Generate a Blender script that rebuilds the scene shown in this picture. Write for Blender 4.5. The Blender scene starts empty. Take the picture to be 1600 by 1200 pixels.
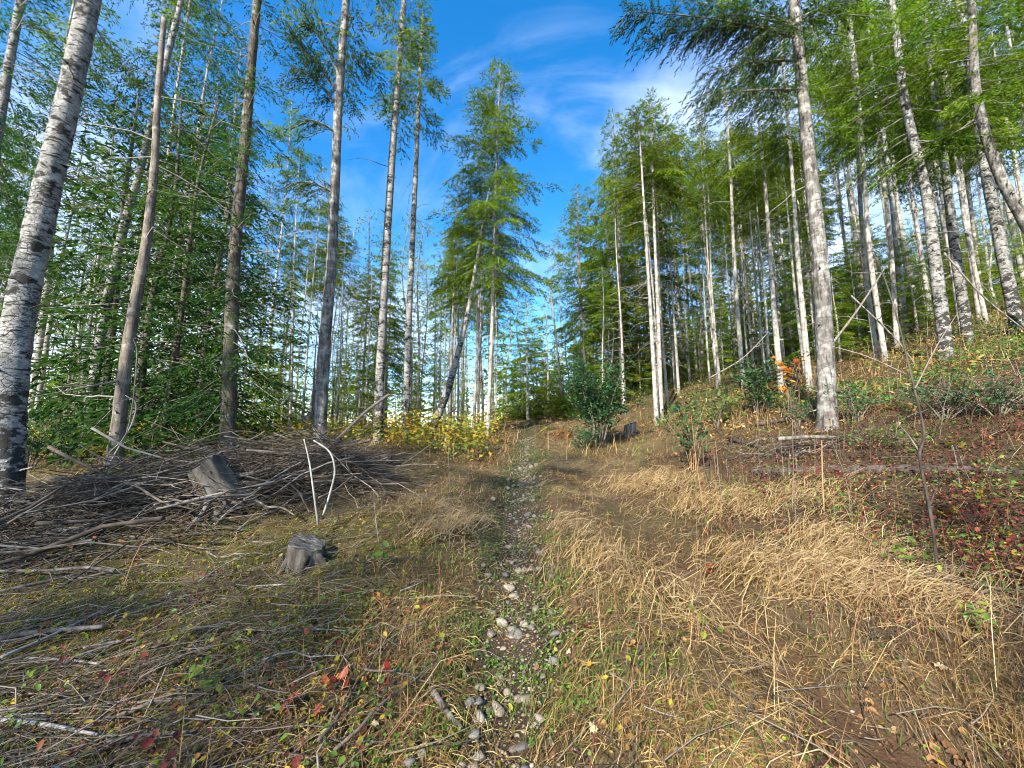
import bpy, math, random
import numpy as np
from mathutils import Vector, Matrix, Euler
R = math.radians
rs = np.random.RandomState(7)
random.seed(7)
scene = bpy.context.scene
COL = scene.collection

# ------------------------------------------------------------------ camera, sky, sun, exposure
PITCH = R(7.4)
CAM = np.array([0.0, 0.0, 1.6])
F = 600.0                                   # focal length in pixels of a 1600 wide picture
cam_data = bpy.data.cameras.new('camera')
cam_data.sensor_width = 36.0
cam_data.lens = 36.0 * F / 1600.0
cam_data.clip_start = 0.05
cam_data.clip_end = 3000.0
cam = bpy.data.objects.new('camera', cam_data)
COL.objects.link(cam)
cam.location = CAM
cam.rotation_euler = (R(90) + PITCH, 0, 0)
scene.camera = cam

SUN_AZ, SUN_EL = R(208), R(33)              # azimuth clockwise from +Y: the sun stands behind the camera, to its left
world = bpy.data.worlds.new('World')
scene.world = world
world.use_nodes = True
wn = world.node_tree
wn.nodes.clear()
def wnode(t, **kw):
    n = wn.nodes.new(t)
    for k, v in kw.items():
        setattr(n, k, v)
    return n
w_out = wnode('ShaderNodeOutputWorld')
w_bg = wnode('ShaderNodeBackground')
w_bg.inputs['Strength'].default_value = 0.135
w_sky = wnode('ShaderNodeTexSky', sky_type='NISHITA')
w_sky.sun_disc = False
w_sky.sun_elevation = SUN_EL
w_sky.sun_rotation = SUN_AZ
w_sky.altitude = 300
w_sky.air_density = 1.0
w_sky.dust_density = 0.3
w_sky.ozone_density = 1.6
w_hsv = wnode('ShaderNodeHueSaturation')
w_hsv.inputs['Saturation'].default_value = 1.42
w_hsv.inputs['Value'].default_value = 0.94
wn.links.new(w_sky.outputs[0], w_hsv.inputs['Color'])
w_tc = wnode('ShaderNodeTexCoord')
w_map = wnode('ShaderNodeMapping')
w_map.inputs['Scale'].default_value = (1.0, 1.0, 2.0)
w_map.inputs['Location'].default_value = (0.35, 0.2, 0.0)
wn.links.new(w_tc.outputs['Generated'], w_map.inputs['Vector'])
w_noise = wnode('ShaderNodeTexNoise')
w_noise.inputs['Scale'].default_value = 2.6
w_noise.inputs['Detail'].default_value = 7
w_noise.inputs['Roughness'].default_value = 0.58
w_noise.inputs['Distortion'].default_value = 0.35
wn.links.new(w_map.outputs[0], w_noise.inputs['Vector'])
def px_dir(px, py):
    u, v = (px - 800) / F, (600 - py) / F
    c, s = math.cos(PITCH), math.sin(PITCH)
    d = np.array([u, c - v * s, s + v * c])
    return d / np.linalg.norm(d)
acc = w_noise.outputs['Fac']
for (px, py, lo, amp) in ((40, 450, 0.92, 0.50), (1480, 130, 0.80, 0.24), (590, 470, 0.95, 0.2), (900, 470, 0.965, 0.16), (830, 260, 0.80, -0.17), (150, 80, 0.85, -0.22)):
    dt = wnode('ShaderNodeVectorMath', operation='DOT_PRODUCT')
    nrm = wnode('ShaderNodeVectorMath', operation='NORMALIZE')
    wn.links.new(w_tc.outputs['Generated'], nrm.inputs[0])
    wn.links.new(nrm.outputs[0], dt.inputs[0])
    dt.inputs[1].default_value = tuple(px_dir(px, py))
    mr = wnode('ShaderNodeMapRange', interpolation_type='SMOOTHSTEP')
    mr.inputs['From Min'].default_value = lo
    mr.inputs['From Max'].default_value = 1.0
    mr.inputs['To Max'].default_value = amp
    wn.links.new(dt.outputs['Value'], mr.inputs['Value'])
    ad = wnode('ShaderNodeMath', operation='ADD')
    wn.links.new(acc, ad.inputs[0]); wn.links.new(mr.outputs[0], ad.inputs[1])
    acc = ad.outputs[0]
w_ramp = wnode('ShaderNodeMapRange', interpolation_type='SMOOTHSTEP')
w_ramp.inputs['From Min'].default_value = 0.43
w_ramp.inputs['From Max'].default_value = 0.95
w_ramp.inputs['To Max'].default_value = 0.72
wn.links.new(acc, w_ramp.inputs['Value'])
w_mix = wnode('ShaderNodeMixRGB')
w_mix.inputs['Color2'].default_value = (4.3, 4.6, 5.5, 1)
wn.links.new(w_ramp.outputs[0], w_mix.inputs['Fac'])
wn.links.new(w_hsv.outputs[0], w_mix.inputs['Color1'])
w_map2 = wnode('ShaderNodeMapping')
w_map2.inputs['Scale'].default_value = (1.2, 3.2, 2.0)
w_map2.inputs['Rotation'].default_value = (0.3, 0.2, 0.6)
wn.links.new(w_tc.outputs['Generated'], w_map2.inputs['Vector'])
w_n2 = wnode('ShaderNodeTexNoise')
w_n2.inputs['Scale'].default_value = 2.2
w_n2.inputs['Detail'].default_value = 8
w_n2.inputs['Roughness'].default_value = 0.55
w_n2.inputs['Distortion'].default_value = 1.0
wn.links.new(w_map2.outputs[0], w_n2.inputs['Vector'])
w_r2 = wnode('ShaderNodeMapRange', interpolation_type='SMOOTHSTEP')
w_r2.inputs['From Min'].default_value = 0.42
w_r2.inputs['From Max'].default_value = 0.85
w_r2.inputs['To Max'].default_value = 0.24
wn.links.new(w_n2.outputs['Fac'], w_r2.inputs['Value'])
w_mix2 = wnode('ShaderNodeMixRGB')
w_mix2.inputs['Color2'].default_value = (3.6, 4.2, 5.6, 1)
wn.links.new(w_r2.outputs[0], w_mix2.inputs['Fac'])
wn.links.new(w_mix.outputs[0], w_mix2.inputs['Color1'])
wn.links.new(w_mix2.outputs[0], w_bg.inputs['Color'])
wn.links.new(w_bg.outputs[0], w_out.inputs['Surface'])

sun_data = bpy.data.lights.new('sun', 'SUN')
sun_data.energy = 4.6
sun_data.angle = R(0.55)
sun_data.color = (1.0, 0.94, 0.83)
sun = bpy.data.objects.new('sun', sun_data)
COL.objects.link(sun)
to_sun = Vector((math.sin(SUN_AZ) * math.cos(SUN_EL), math.cos(SUN_AZ) * math.cos(SUN_EL), math.sin(SUN_EL)))
sun.rotation_euler = to_sun.to_track_quat('Z', 'Y').to_euler()
sun.location = (-20, -30, 40)

scene.view_settings.view_transform = 'Standard'
scene.view_settings.look = 'None'
scene.view_settings.exposure = 1.62
scene.view_settings.gamma = 1.0
scene.view_settings.use_curve_mapping = False
scene.cycles.max_bounces = 6
scene.cycles.diffuse_bounces = 3
scene.cycles.glossy_bounces = 2
scene.cycles.transmission_bounces = 3
scene.cycles.use_denoising = True
scene.cycles.filter_width = 1.0

# ------------------------------------------------------------------ helpers: noise, terrain, pixels
_perm = np.random.RandomState(3).rand(256, 256)
def vnoise(x, y):
    x = np.asarray(x, float); y = np.asarray(y, float)
    xi, yi = np.floor(x).astype(int), np.floor(y).astype(int)
    fx, fy = x - xi, y - yi
    fx = fx * fx * (3 - 2 * fx); fy = fy * fy * (3 - 2 * fy)
    a = _perm[xi & 255, yi & 255]; b = _perm[(xi + 1) & 255, yi & 255]
    c = _perm[xi & 255, (yi + 1) & 255]; d = _perm[(xi + 1) & 255, (yi + 1) & 255]
    return (a * (1 - fx) + b * fx) * (1 - fy) + (c * (1 - fx) + d * fx) * fy
def fbm(x, y, o=4):
    s, a, t = 0.0, 1.0, 0.0
    for k in range(o):
        s = s + a * vnoise(x * 2 ** k + 17.3 * k, y * 2 ** k - 9.1 * k); t += a; a *= 0.5
    return s / t
def sstep(a, b, x):
    t = np.clip((np.asarray(x, float) - a) / (b - a), 0, 1)
    return t * t * (3 - 2 * t)
def rut_l(y):
    return -0.13 + 0.045 * np.asarray(y, float)
def rut_r(y):
    y = np.asarray(y, float)
    return np.where(y < 10, 1.62 - 0.06 * (y - 2), 1.14 + 0.03 * (y - 10))
PILE_A, PILE_B = np.array([-5.4, 4.0]), np.array([-2.35, 6.35])    # the axis of the brush pile
def pile_st(x, y):
    d = PILE_B - PILE_A; L = np.hypot(*d); d = d / L
    s = ((x - PILE_A[0]) * d[0] + (y - PILE_A[1]) * d[1]) / L
    t = -(x - PILE_A[0]) * d[1] + (y - PILE_A[1]) * d[0]
    return s, t
def pile_h(x, y):
    s, t = pile_st(x, y)
    return np.exp(-(t / 0.58) ** 2) * (0.35 + 0.65 * sstep(-0.3, 0.5, s)) * sstep(-0.6, -0.2, s) * (1 - sstep(0.85, 1.15, s))
def height(x, y):
    x = np.asarray(x, float); y = np.asarray(y, float)
    base = 0.115 * np.minimum(y, 18) + 0.07 * np.maximum(y - 18, 0)
    base = np.where(y < 0, 0.05 * y, base)
    y0 = np.clip(5.0 + (x + 2.5) * 0.2, 3.8, 6.0)
    bank = 0.92 - 0.36 * sstep(2.8, 6.5, -x) * (1 - sstep(9, 16, y))
    left = 0.085 * np.minimum(np.maximum(y, -20), 5) + sstep(0, 3.6, y - y0) * bank + 0.018 * np.maximum(y - 10, 0)
    wl = sstep(0.3, 3.2, -x)
    z = base * (1 - wl) + left * wl
    xs = 1.3 - 0.07 * (np.clip(y, 0, 14) - 4)
    dx = np.maximum(x - xs, 0)
    k = 5.4
    rr = np.where(dx < k, 0.035 * dx ** 2, 0.035 * k * k + 0.285 * (dx - k))
    rr = rr * sstep(-25, 2, y)
    z = z + np.minimum(rr, 14)
    near = 1 - sstep(16, 30, y)
    rl = np.exp(-((x - rut_l(y)) / 0.26) ** 2)
    rg = np.exp(-((x - rut_r(y)) / 0.26) ** 2)
    mid = np.exp(-((x - 0.5 * (rut_l(y) + rut_r(y))) / 0.42) ** 2)
    z = z - 0.10 * rl * near - 0.08 * rg * near + 0.06 * mid * near
    z = z + 0.16 * (fbm(x * 0.55 + 3, y * 0.55 + 8, 3) - 0.5) * (1 - 0.6 * (rl + rg)) * sstep(0, 3, np.hypot(x, y))
    z = z + 0.05 * (fbm(x * 3.1, y * 3.1, 3) - 0.5)
    z = z + 0.42 * pile_h(x, y)
    z = z - 0.6 * np.exp(-((y - 21.0) / 1.3) ** 2) * np.exp(-((x - 1.2) / 3) ** 2)      # the dip where the track drops out of sight
    return z
def H(x, y):
    return float(height(np.array([float(x)]), np.array([float(y)]))[0])
def P(px, py, depth):
    d = px_dir(px, py)
    return CAM + d * (depth / d[1])
_tt = np.exp(np.linspace(np.log(0.8), np.log(120), 1600))
def ground_at(px, py):
    """the point of the ground a pixel of the photograph shows"""
    d = px_dir(px, py)
    q = CAM + d[None, :] * _tt[:, None]
    below = np.nonzero(q[:, 2] < height(q[:, 0], q[:, 1]))[0]
    p = q[below[0]] if len(below) else q[700]
    return np.array([p[0], p[1], H(p[0], p[1])])
def ground_d(px, depth):
    """the ground point at a depth in a picture column"""
    x = (px - 800) / F * depth * 0.995
    return np.array([x, depth, H(x, depth)])

# ------------------------------------------------------------------ helpers: meshes and objects
TRI = [0]
def mesh(name, V, F4=None, F3=None, mats=(), rnd=None, mi=None, smooth=False, col=None):
    me = bpy.data.meshes.new(name)
    V = np.ascontiguousarray(V, dtype=np.float32)
    F4 = np.zeros((0, 4), np.int32) if F4 is None else np.asarray(F4, np.int32).reshape(-1, 4)
    F3 = np.zeros((0, 3), np.int32) if F3 is None else np.asarray(F3, np.int32).reshape(-1, 3)
    n4, n3 = len(F4), len(F3)
    me.vertices.add(len(V)); me.vertices.foreach_set('co', V.ravel())
    me.loops.add(n4 * 4 + n3 * 3)
    me.loops.foreach_set('vertex_index', np.concatenate([F4.ravel(), F3.ravel()]).astype(np.int32))
    me.polygons.add(n4 + n3)
    st = np.concatenate([np.arange(n4) * 4, n4 * 4 + np.arange(n3) * 3]).astype(np.int32)
    me.polygons.foreach_set('loop_start', st)
    if mi is not None:
        me.polygons.foreach_set('material_index', np.asarray(mi, np.int32))
    if smooth:
        me.polygons.foreach_set('use_smooth', np.ones(n4 + n3, bool))
    for m in mats:
        me.materials.append(m)
    if rnd is not None:
        a = me.attributes.new('rnd', 'FLOAT', 'POINT')
        a.data.foreach_set('value', np.asarray(rnd, np.float32))
    if col is not None:
        a = me.color_attributes.new('col', 'FLOAT_COLOR', 'POINT')
        c = np.ones((len(V), 4), np.float32); c[:, :3] = col
        a.data.foreach_set('color', c.ravel())
    me.update(calc_edges=True)
    TRI[0] += n4 * 2 + n3
    return me
def obj(name, me, parent=None, loc=None, rot=None, scale=None):
    o = bpy.data.objects.new(name, me)
    COL.objects.link(o)
    if parent is not None:
        o.parent = parent
    if loc is not None:
        o.location = [float(v) for v in loc]
    if rot is not None:
        o.rotation_euler = rot
    if scale is not None:
        o.scale = (scale, scale, scale) if np.isscalar(scale) else scale
    return o
def tag(o, label=None, cat=None, group=None, kind=None):
    if label: o['label'] = label
    if cat: o['category'] = cat
    if group: o['group'] = group
    if kind: o['kind'] = kind
    return o
def thing(name, label, cat, loc=(0, 0, 0), rotz=0.0, group=None, scale=None):
    o = obj(name, None, None, loc, (0, 0, rotz), scale)
    return tag(o, label, cat, group)
def copy_tree(root):
    c = root.copy(); COL.objects.link(c)
    for ch in root.children:
        d = ch.copy(); COL.objects.link(d); d.parent = c
        for g in ch.children:
            e = g.copy(); COL.objects.link(e); e.parent = d
    return c
class Bag:
    """collects vertices and faces for one mesh"""
    def __init__(s):
        s.V, s.F4, s.F3, s.m4, s.m3, s.r, s.n = [], [], [], [], [], [], 0
    def add(s, V, F4=None, F3=None, rnd=0.5, m=0):
        V = np.asarray(V, float)
        s.V.append(V)
        s.r.append(np.broadcast_to(np.asarray(rnd, float), (len(V),)))
        if F4 is not None and len(F4):
            s.F4.append(np.asarray(F4) + s.n); s.m4.append(np.full(len(F4), m))
        if F3 is not None and len(F3):
            s.F3.append(np.asarray(F3) + s.n); s.m3.append(np.full(len(F3), m))
        s.n += len(V)
    def build(s, name, mats, smooth=False):
        F4 = np.concatenate(s.F4) if s.F4 else None
        F3 = np.concatenate(s.F3) if s.F3 else None
        mi = np.concatenate(s.m4 + s.m3)
        return mesh(name, np.concatenate(s.V), F4, F3, mats, np.concatenate(s.r), mi, smooth)
def unit(v):
    v = np.asarray(v, float)
    return v / np.maximum(np.linalg.norm(v, axis=-1, keepdims=True), 1e-9)
def spline(pts, n):
    """a smooth curve through points"""
    pts = np.asarray(pts, float)
    if len(pts) == 2:
        t = np.linspace(0, 1, n)[:, None]
        return pts[0] * (1 - t) + pts[1] * t
    q = np.vstack([2 * pts[0] - pts[1], pts, 2 * pts[-1] - pts[-2]])
    u = np.linspace(0, len(pts) - 1, n)
    i = np.minimum(u.astype(int), len(pts) - 2)
    t = (u - i)[:, None]
    a, b, c, d = q[i], q[i + 1], q[i + 2], q[i + 3]
    return 0.5 * (2 * b + (c - a) * t + (2 * a - 5 * b + 4 * c - d) * t ** 2 + (3 * b - 3 * c + d - a) * t ** 3)
def tube(pts, rad, sides=6, rough=0.0, rng=rs, cap=True):
    """a bent tapered tube: vertices, quads, triangles"""
    pts = np.asarray(pts, float); n = len(pts)
    rad = np.broadcast_to(np.asarray(rad, float), (n,))
    tan = unit(np.gradient(pts, axis=0))
    ref = np.array([0.13, 0.97, 0.2]) if abs(tan[0][2]) > 0.6 else np.array([0.05, 0.1, 1.0])
    s1 = unit(np.cross(tan, ref)); s2 = np.cross(tan, s1)
    a = np.arange(sides) * 2 * np.pi / sides
    rr = rad[:, None] * (1 + rough * rng.uniform(-1, 1, (n, sides)))
    V = pts[:, None, :] + rr[..., None] * (np.cos(a)[None, :, None] * s1[:, None, :] + np.sin(a)[None, :, None] * s2[:, None, :])
    V = V.reshape(-1, 3)
    i = np.arange(n - 1)[:, None] * sides; j = np.arange(sides)[None, :]; k = (j + 1) % sides
    F4 = np.stack([i + j, i + k, i + sides + k, i + sides + j], -1).reshape(-1, 4)
    F3 = None
    if cap:
        V = np.vstack([V, pts[:1], pts[-1:]])
        c0, c1 = n * sides, n * sides + 1
        jj = np.arange(sides); kk = (jj + 1) % sides
        F3 = np.vstack([np.stack([np.full(sides, c0), kk, jj], -1), np.stack([np.full(sides, c1), (n - 1) * sides + jj, (n - 1) * sides + kk], -1)])
    return V, F4, F3
def kites(p, d, L, W, nrm, fold=0.0, mid=0.42):
    """many small pointed leaves: base points p, directions d, lengths, widths, plane normals -> vertices, triangles"""
    p = np.asarray(p, float); n = len(p)
    d = unit(d); side = unit(np.cross(d, nrm)); up = np.cross(side, d)
    L = np.broadcast_to(np.asarray(L, float), (n,))[:, None]; W = np.broadcast_to(np.asarray(W, float), (n,))[:, None]
    m = p + d * L * mid
    V = np.stack([p, m + side * W * 0.5 + up * W * fold, p + d * L, m - side * W * 0.5 + up * W * fold], 1).reshape(-1, 3)
    b = np.arange(n)[:, None] * 4
    F3 = np.concatenate([b + np.array([[0, 1, 2]]), b + np.array([[0, 2, 3]])], 0)
    return V, F3
def leaf6(p, d, L, W, nrm, fold=0.18, droop=0.15):
    """broader leaves with a mid-rib: 7 vertices, 4 faces"""
    n = len(p); d = unit(d); side = unit(np.cross(d, nrm)); up = np.cross(side, d)
    L = np.broadcast_to(np.asarray(L, float), (n,))[:, None]; W = np.broadcast_to(np.asarray(W, float), (n,))[:, None]
    a = p + d * L * 0.32; b = p + d * L * 0.70 - up * L * droop * 0.4; tip = p + d * L - up * L * droop
    mid = p + d * L * 0.52 - up * L * droop * 0.2 - up * W * fold
    V = np.stack([p, a + side * W * .46, b + side * W * .40, tip, b - side * W * .40, a - side * W * .46, mid], 1).reshape(-1, 3)
    o = np.arange(n)[:, None] * 7
    F3 = np.concatenate([o + np.array([[6, i, (i + 1) % 6]]) for i in range(6)])
    return V, F3
def rep(a, k):
    return np.repeat(a, k)

# ------------------------------------------------------------------ materials
class Mat:
    def __init__(s, name):
        s.m = bpy.data.materials.new(name); s.m.use_nodes = True
        s.t = s.m.node_tree; s.t.nodes.clear()
        s.out = s.t.nodes.new('ShaderNodeOutputMaterial')
    def n(s, typ, props=None, **ins):
        nd = s.t.nodes.new(typ)
        for k, v in (props or {}).items():
            setattr(nd, k, v)
        for k, v in ins.items():
            key = k.replace('_', ' ')
            if key not in nd.inputs:
                key = int(k[1:])
            if isinstance(v, bpy.types.NodeSocket):
                s.t.links.new(v, nd.inputs[key])
            else:
                nd.inputs[key].default_value = v
        return nd
    def ramp(s, sock, stops, mode='LINEAR'):
        nd = s.t.nodes.new('ShaderNodeValToRGB')
        cr = nd.color_ramp; cr.interpolation = mode
        while len(cr.elements) < len(stops):
            cr.elements.new(0.5)
        for e, (p, c) in zip(cr.elements, stops):
            e.position = p
            e.color = (c, c, c, 1) if np.isscalar(c) else (*c, 1)
        s.t.links.new(sock, nd.inputs[0])
        return nd.outputs[0]
    def mix(s, fac, a, b, mode='MIX'):
        nd = s.t.nodes.new('ShaderNodeMixRGB'); nd.blend_type = mode
        for k, v in ((0, fac), (1, a), (2, b)):
            if isinstance(v, bpy.types.NodeSocket):
                s.t.links.new(v, nd.inputs[k])
            else:
                nd.inputs[k].default_value = v if k == 0 else (*v, 1)
        return nd.outputs[0]
    def math(s, op, a, b=0.0):
        nd = s.t.nodes.new('ShaderNodeMath'); nd.operation = op
        for k, v in ((0, a), (1, b)):
            if isinstance(v, bpy.types.NodeSocket):
                s.t.links.new(v, nd.inputs[k])
            else:
                nd.inputs[k].default_value = v
        return nd.outputs[0]
    def coords(s, scale=(1, 1, 1), which='Object'):
        tc = s.t.nodes.new('ShaderNodeTexCoord')
        mp = s.t.nodes.new('ShaderNodeMapping')
        mp.inputs['Scale'].default_value = scale
        s.t.links.new(tc.outputs[which], mp.inputs['Vector'])
        return mp.outputs[0]
    def attr(s, name='rnd'):
        nd = s.t.nodes.new('ShaderNodeAttribute'); nd.attribute_name = name
        return nd
    def bump(s, h, strength=0.5, dist=0.02):
        return s.n('ShaderNodeBump', Height=h, Strength=strength, Distance=dist).outputs[0]
    def surface(s, sh):
        s.t.links.new(sh, s.out.inputs['Surface'])
        return s.m
    def principled(s, col, rough=0.9, normal=None, spec=0.2):
        kw = dict(Base_Color=col, Roughness=rough)
        if normal is not None:
            kw['Normal'] = normal
        nd = s.n('ShaderNodeBsdfPrincipled', **kw)
        nd.inputs['Specular IOR Level'].default_value = spec
        return s.surface(nd.outputs[0])

def leaf_mat(name, stops, trans=0.35, gloss=0.0, vary=0.25, tint=1.15):
    m = Mat(name)
    c = m.ramp(m.attr().outputs['Fac'], stops)
    oi = m.n('ShaderNodeObjectInfo')
    hs = m.n('ShaderNodeHueSaturation', Color=c)
    m.t.links.new(m.math('MULTIPLY_ADD', oi.outputs['Random'], 0.03), hs.inputs['Hue'])
    hs.inputs['Hue'].links[0].from_node.inputs[2].default_value = 0.485
    m.t.links.new(m.math('MULTIPLY_ADD', oi.outputs['Random'], vary), hs.inputs['Value'])
    hs.inputs['Value'].links[0].from_node.inputs[2].default_value = 1 - vary / 2
    c = hs.outputs[0]
    tc = m.mix(1.0, c, (tint, tint, 0.6), 'MULTIPLY')
    d = m.n('ShaderNodeBsdfDiffuse', Color=c)
    t = m.n('ShaderNodeBsdfTranslucent', Color=tc)
    mx = m.n('ShaderNodeMixShader', Fac=trans)
    m.t.links.new(d.outputs[0], mx.inputs[1]); m.t.links.new(t.outputs[0], mx.inputs[2])
    out = mx.outputs[0]
    if gloss > 0:
        g = m.n('ShaderNodeBsdfGlossy', Roughness=0.38)
        g.inputs['Color'].default_value = (0.9, 0.95, 1, 1)
        fr = m.n('ShaderNodeFresnel', IOR=1.4)
        mg = m.n('ShaderNodeMixShader', Fac=m.math('MULTIPLY', fr.outputs[0], gloss))
        m.t.links.new(out, mg.inputs[1]); m.t.links.new(g.outputs[0], mg.inputs[2])
        out = mg.outputs[0]
    return m.surface(out)

def alder_bark():
    m = Mat('alder_bark')
    v = m.coords((1, 1, 1))
    n1 = m.n('ShaderNodeTexNoise', Vector=v, Scale=7.0, Detail=6.0, Roughness=0.6).outputs['Fac']
    base = m.ramp(n1, [(0.3, (0.14, 0.135, 0.122)), (0.5, (0.28, 0.272, 0.252)), (0.7, (0.42, 0.41, 0.385))])
    vo = m.n('ShaderNodeTexVoronoi', {'feature': 'DISTANCE_TO_EDGE'}, Vector=m.coords((1, 1, 1.25)), Scale=17.0)
    crack = m.ramp(vo.outputs['Distance'], [(0.0, 1.0), (0.09, 0.0)])
    n2 = m.n('ShaderNodeTexNoise', Vector=m.coords((1.4, 1.4, 0.8)), Scale=1.7, Detail=3.0).outputs['Fac']
    crack = m.mix(1.0, crack, m.ramp(n2, [(0.42, 0.0), (0.62, 1.0)]), 'MULTIPLY')
    lent = m.n('ShaderNodeTexNoise', Vector=m.coords((5, 5, 20)), Scale=1.3, Detail=4.0, Roughness=0.6).outputs['Fac']
    lent = m.ramp(lent, [(0.565, 0.0), (0.62, 1.0)])
    band = m.n('ShaderNodeTexNoise', Vector=m.coords((2.2, 2.2, 3.2)), Scale=1.6, Detail=9.0, Roughness=0.72).outputs['Fac']
    sep = m.n('ShaderNodeSeparateXYZ', Vector=m.coords())
    low = m.n('ShaderNodeMapRange', Value=sep.outputs['Z'], From_Min=0.2, From_Max=2.4, To_Min=0.09, To_Max=0.0)
    band = m.math('ADD', band, low.outputs[0])
    band = m.ramp(band, [(0.55, 0.0), (0.585, 1.0)])
    dark = m.math('MAXIMUM', m.math('MAXIMUM', crack, lent), band)
    oi = m.n('ShaderNodeObjectInfo')
    base = m.mix(m.math('MULTIPLY', oi.outputs['Random'], 0.3), base, (0.17, 0.155, 0.13))
    fine = m.n('ShaderNodeTexNoise', Vector=m.coords((1, 1, 2.0)), Scale=26.0, Detail=5.0, Roughness=0.7).outputs['Fac']
    base = m.mix(m.ramp(fine, [(0.36, 0.7), (0.52, 0.0)]), base, (0.070, 0.062, 0.052))
    col = m.mix(m.math('MULTIPLY', dark, 0.94), base, (0.020, 0.018, 0.015))
    h = m.math('SUBTRACT', n1, dark)
    return m.principled(col, 0.92, m.bump(h, 0.7, 0.012))
def fir_bark(name, dark, light, lich, lichen=0.5, moss=0.0):
    m = Mat(name)
    n1 = m.n('ShaderNodeTexNoise', Vector=m.coords((1, 1, 0.55)), Scale=9.0, Detail=7.0, Roughness=0.65).outputs['Fac']
    base = m.ramp(n1, [(0.32, dark), (0.66, light)])
    n2 = m.n('ShaderNodeTexNoise', Vector=m.coords((1.2, 1.2, 1.6)), Scale=3.4, Detail=6.0, Roughness=0.7).outputs['Fac']
    col = m.mix(m.ramp(n2, [(0.62 - 0.25 * lichen, 0.0), (0.74 - 0.22 * lichen, 0.9)]), base, lich)
    knots = m.n('ShaderNodeTexNoise', Vector=m.coords((3, 3, 8)), Scale=1.3, Detail=3.0).outputs['Fac']
    kn = m.ramp(knots, [(0.63, 0.0), (0.69, 1.0)])
    col = m.mix(m.math('MULTIPLY', kn, 0.75), col, (0.045, 0.038, 0.03))
    if moss > 0:
        n3 = m.n('ShaderNodeTexNoise', Vector=m.coords(), Scale=2.2, Detail=5.0, Roughness=0.7).outputs['Fac']
        col = m.mix(m.ramp(n3, [(0.60 - moss * 0.2, 0.0), (0.7, 0.8)]), col, (0.06, 0.075, 0.02))
    wv = m.n('ShaderNodeTexNoise', Vector=m.coords((7, 7, 0.9)), Scale=3.0, Detail=6.0, Roughness=0.65).outputs['Fac']
    oi = m.n('ShaderNodeObjectInfo')
    col = m.mix(m.ramp(wv, [(0.36, 0.8), (0.5, 0.0)]), col, tuple(0.35 * q for q in dark))
    col = m.mix(m.math('MULTIPLY', oi.outputs['Random'], 0.35), col, dark)
    return m.principled(col, 0.93, m.bump(m.math('ADD', wv, n1), 0.6, 0.012))
M_ALDER = alder_bark()
M_FIRB = fir_bark('grey_fir_bark', (0.070, 0.061, 0.053), (0.165, 0.150, 0.132), (0.30, 0.29, 0.265), 0.6)
M_PALEB = fir_bark('pale_fir_bark', (0.15, 0.135, 0.115), (0.31, 0.285, 0.25), (0.44, 0.415, 0.37), 0.8)
M_DARKB = fir_bark('dark_cedar_bark', (0.045, 0.038, 0.03), (0.15, 0.125, 0.10), (0.34, 0.33, 0.30), 0.30, 0.25)
M_SNAG = fir_bark('bare_snag_wood', (0.10, 0.080, 0.062), (0.24, 0.20, 0.165), (0.36, 0.33, 0.29), 0.35)
def wood(name, stops, scale=6.0, end=None):
    m = Mat(name)
    oi = m.n('ShaderNodeObjectInfo')
    n1 = m.n('ShaderNodeTexNoise', Vector=m.coords((scale, scale, scale * 0.25)), Scale=3.0, Detail=6.0, Roughness=0.65).outputs['Fac']
    f = m.math('ADD', n1, m.math('MULTIPLY', m.math('SUBTRACT', oi.outputs['Random'], 0.5), 0.35))
    col = m.ramp(f, stops)
    return m.principled(col, 0.9, m.bump(n1, 0.6, 0.006))
M_STICK = wood('weathered_stick', [(0.28, (0.03, 0.023, 0.018)), (0.48, (0.085, 0.070, 0.057)), (0.70, (0.22, 0.20, 0.175))])
M_WHITE_STICK = wood('bleached_stick', [(0.3, (0.06, 0.052, 0.042)), (0.5, (0.165, 0.152, 0.132)), (0.72, (0.31, 0.298, 0.27))])
M_ORANGE_STICK = wood('orange_brown_stick', [(0.3, (0.20, 0.11, 0.05)), (0.7, (0.42, 0.26, 0.13))])
M_TWIG = wood('fine_twig', [(0.3, (0.06, 0.045, 0.035)), (0.7, (0.20, 0.16, 0.125))])
M_LIMB = wood('dead_limb', [(0.3, (0.10, 0.085, 0.07)), (0.7, (0.30, 0.27, 0.23))])
M_LOG = wood('rotting_log', [(0.25, (0.020, 0.015, 0.012)), (0.5, (0.075, 0.06, 0.048)), (0.75, (0.24, 0.21, 0.18))], 3.0)
M_STUMP = wood('stump_wood', [(0.3, (0.015, 0.012, 0.010)), (0.5, (0.055, 0.046, 0.038)), (0.72, (0.15, 0.136, 0.115))], 4.0)
def cut_face():
    m = Mat('weathered_cut_face')
    v = m.coords((1, 1, 1))
    n = m.n('ShaderNodeTexNoise', Vector=m.coords((3, 30, 3)), Scale=2.0, Detail=5.0).outputs['Fac']
    r = m.n('ShaderNodeTexWave', {'wave_type': 'RINGS', 'rings_direction': 'Z'}, Vector=v, Scale=14.0, Distortion=2.5, Detail=3.0).outputs['Fac']
    col = m.ramp(m.math('ADD', m.math('MULTIPLY', n, 0.95), m.math('MULTIPLY', r, 0.05)), [(0.3, (0.015, 0.013, 0.012)), (0.5, (0.06, 0.056, 0.052)), (0.75, (0.18, 0.175, 0.165))])
    return m.principled(col, 0.9, m.bump(n, 0.7, 0.01))
M_CUT = cut_face()
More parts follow.
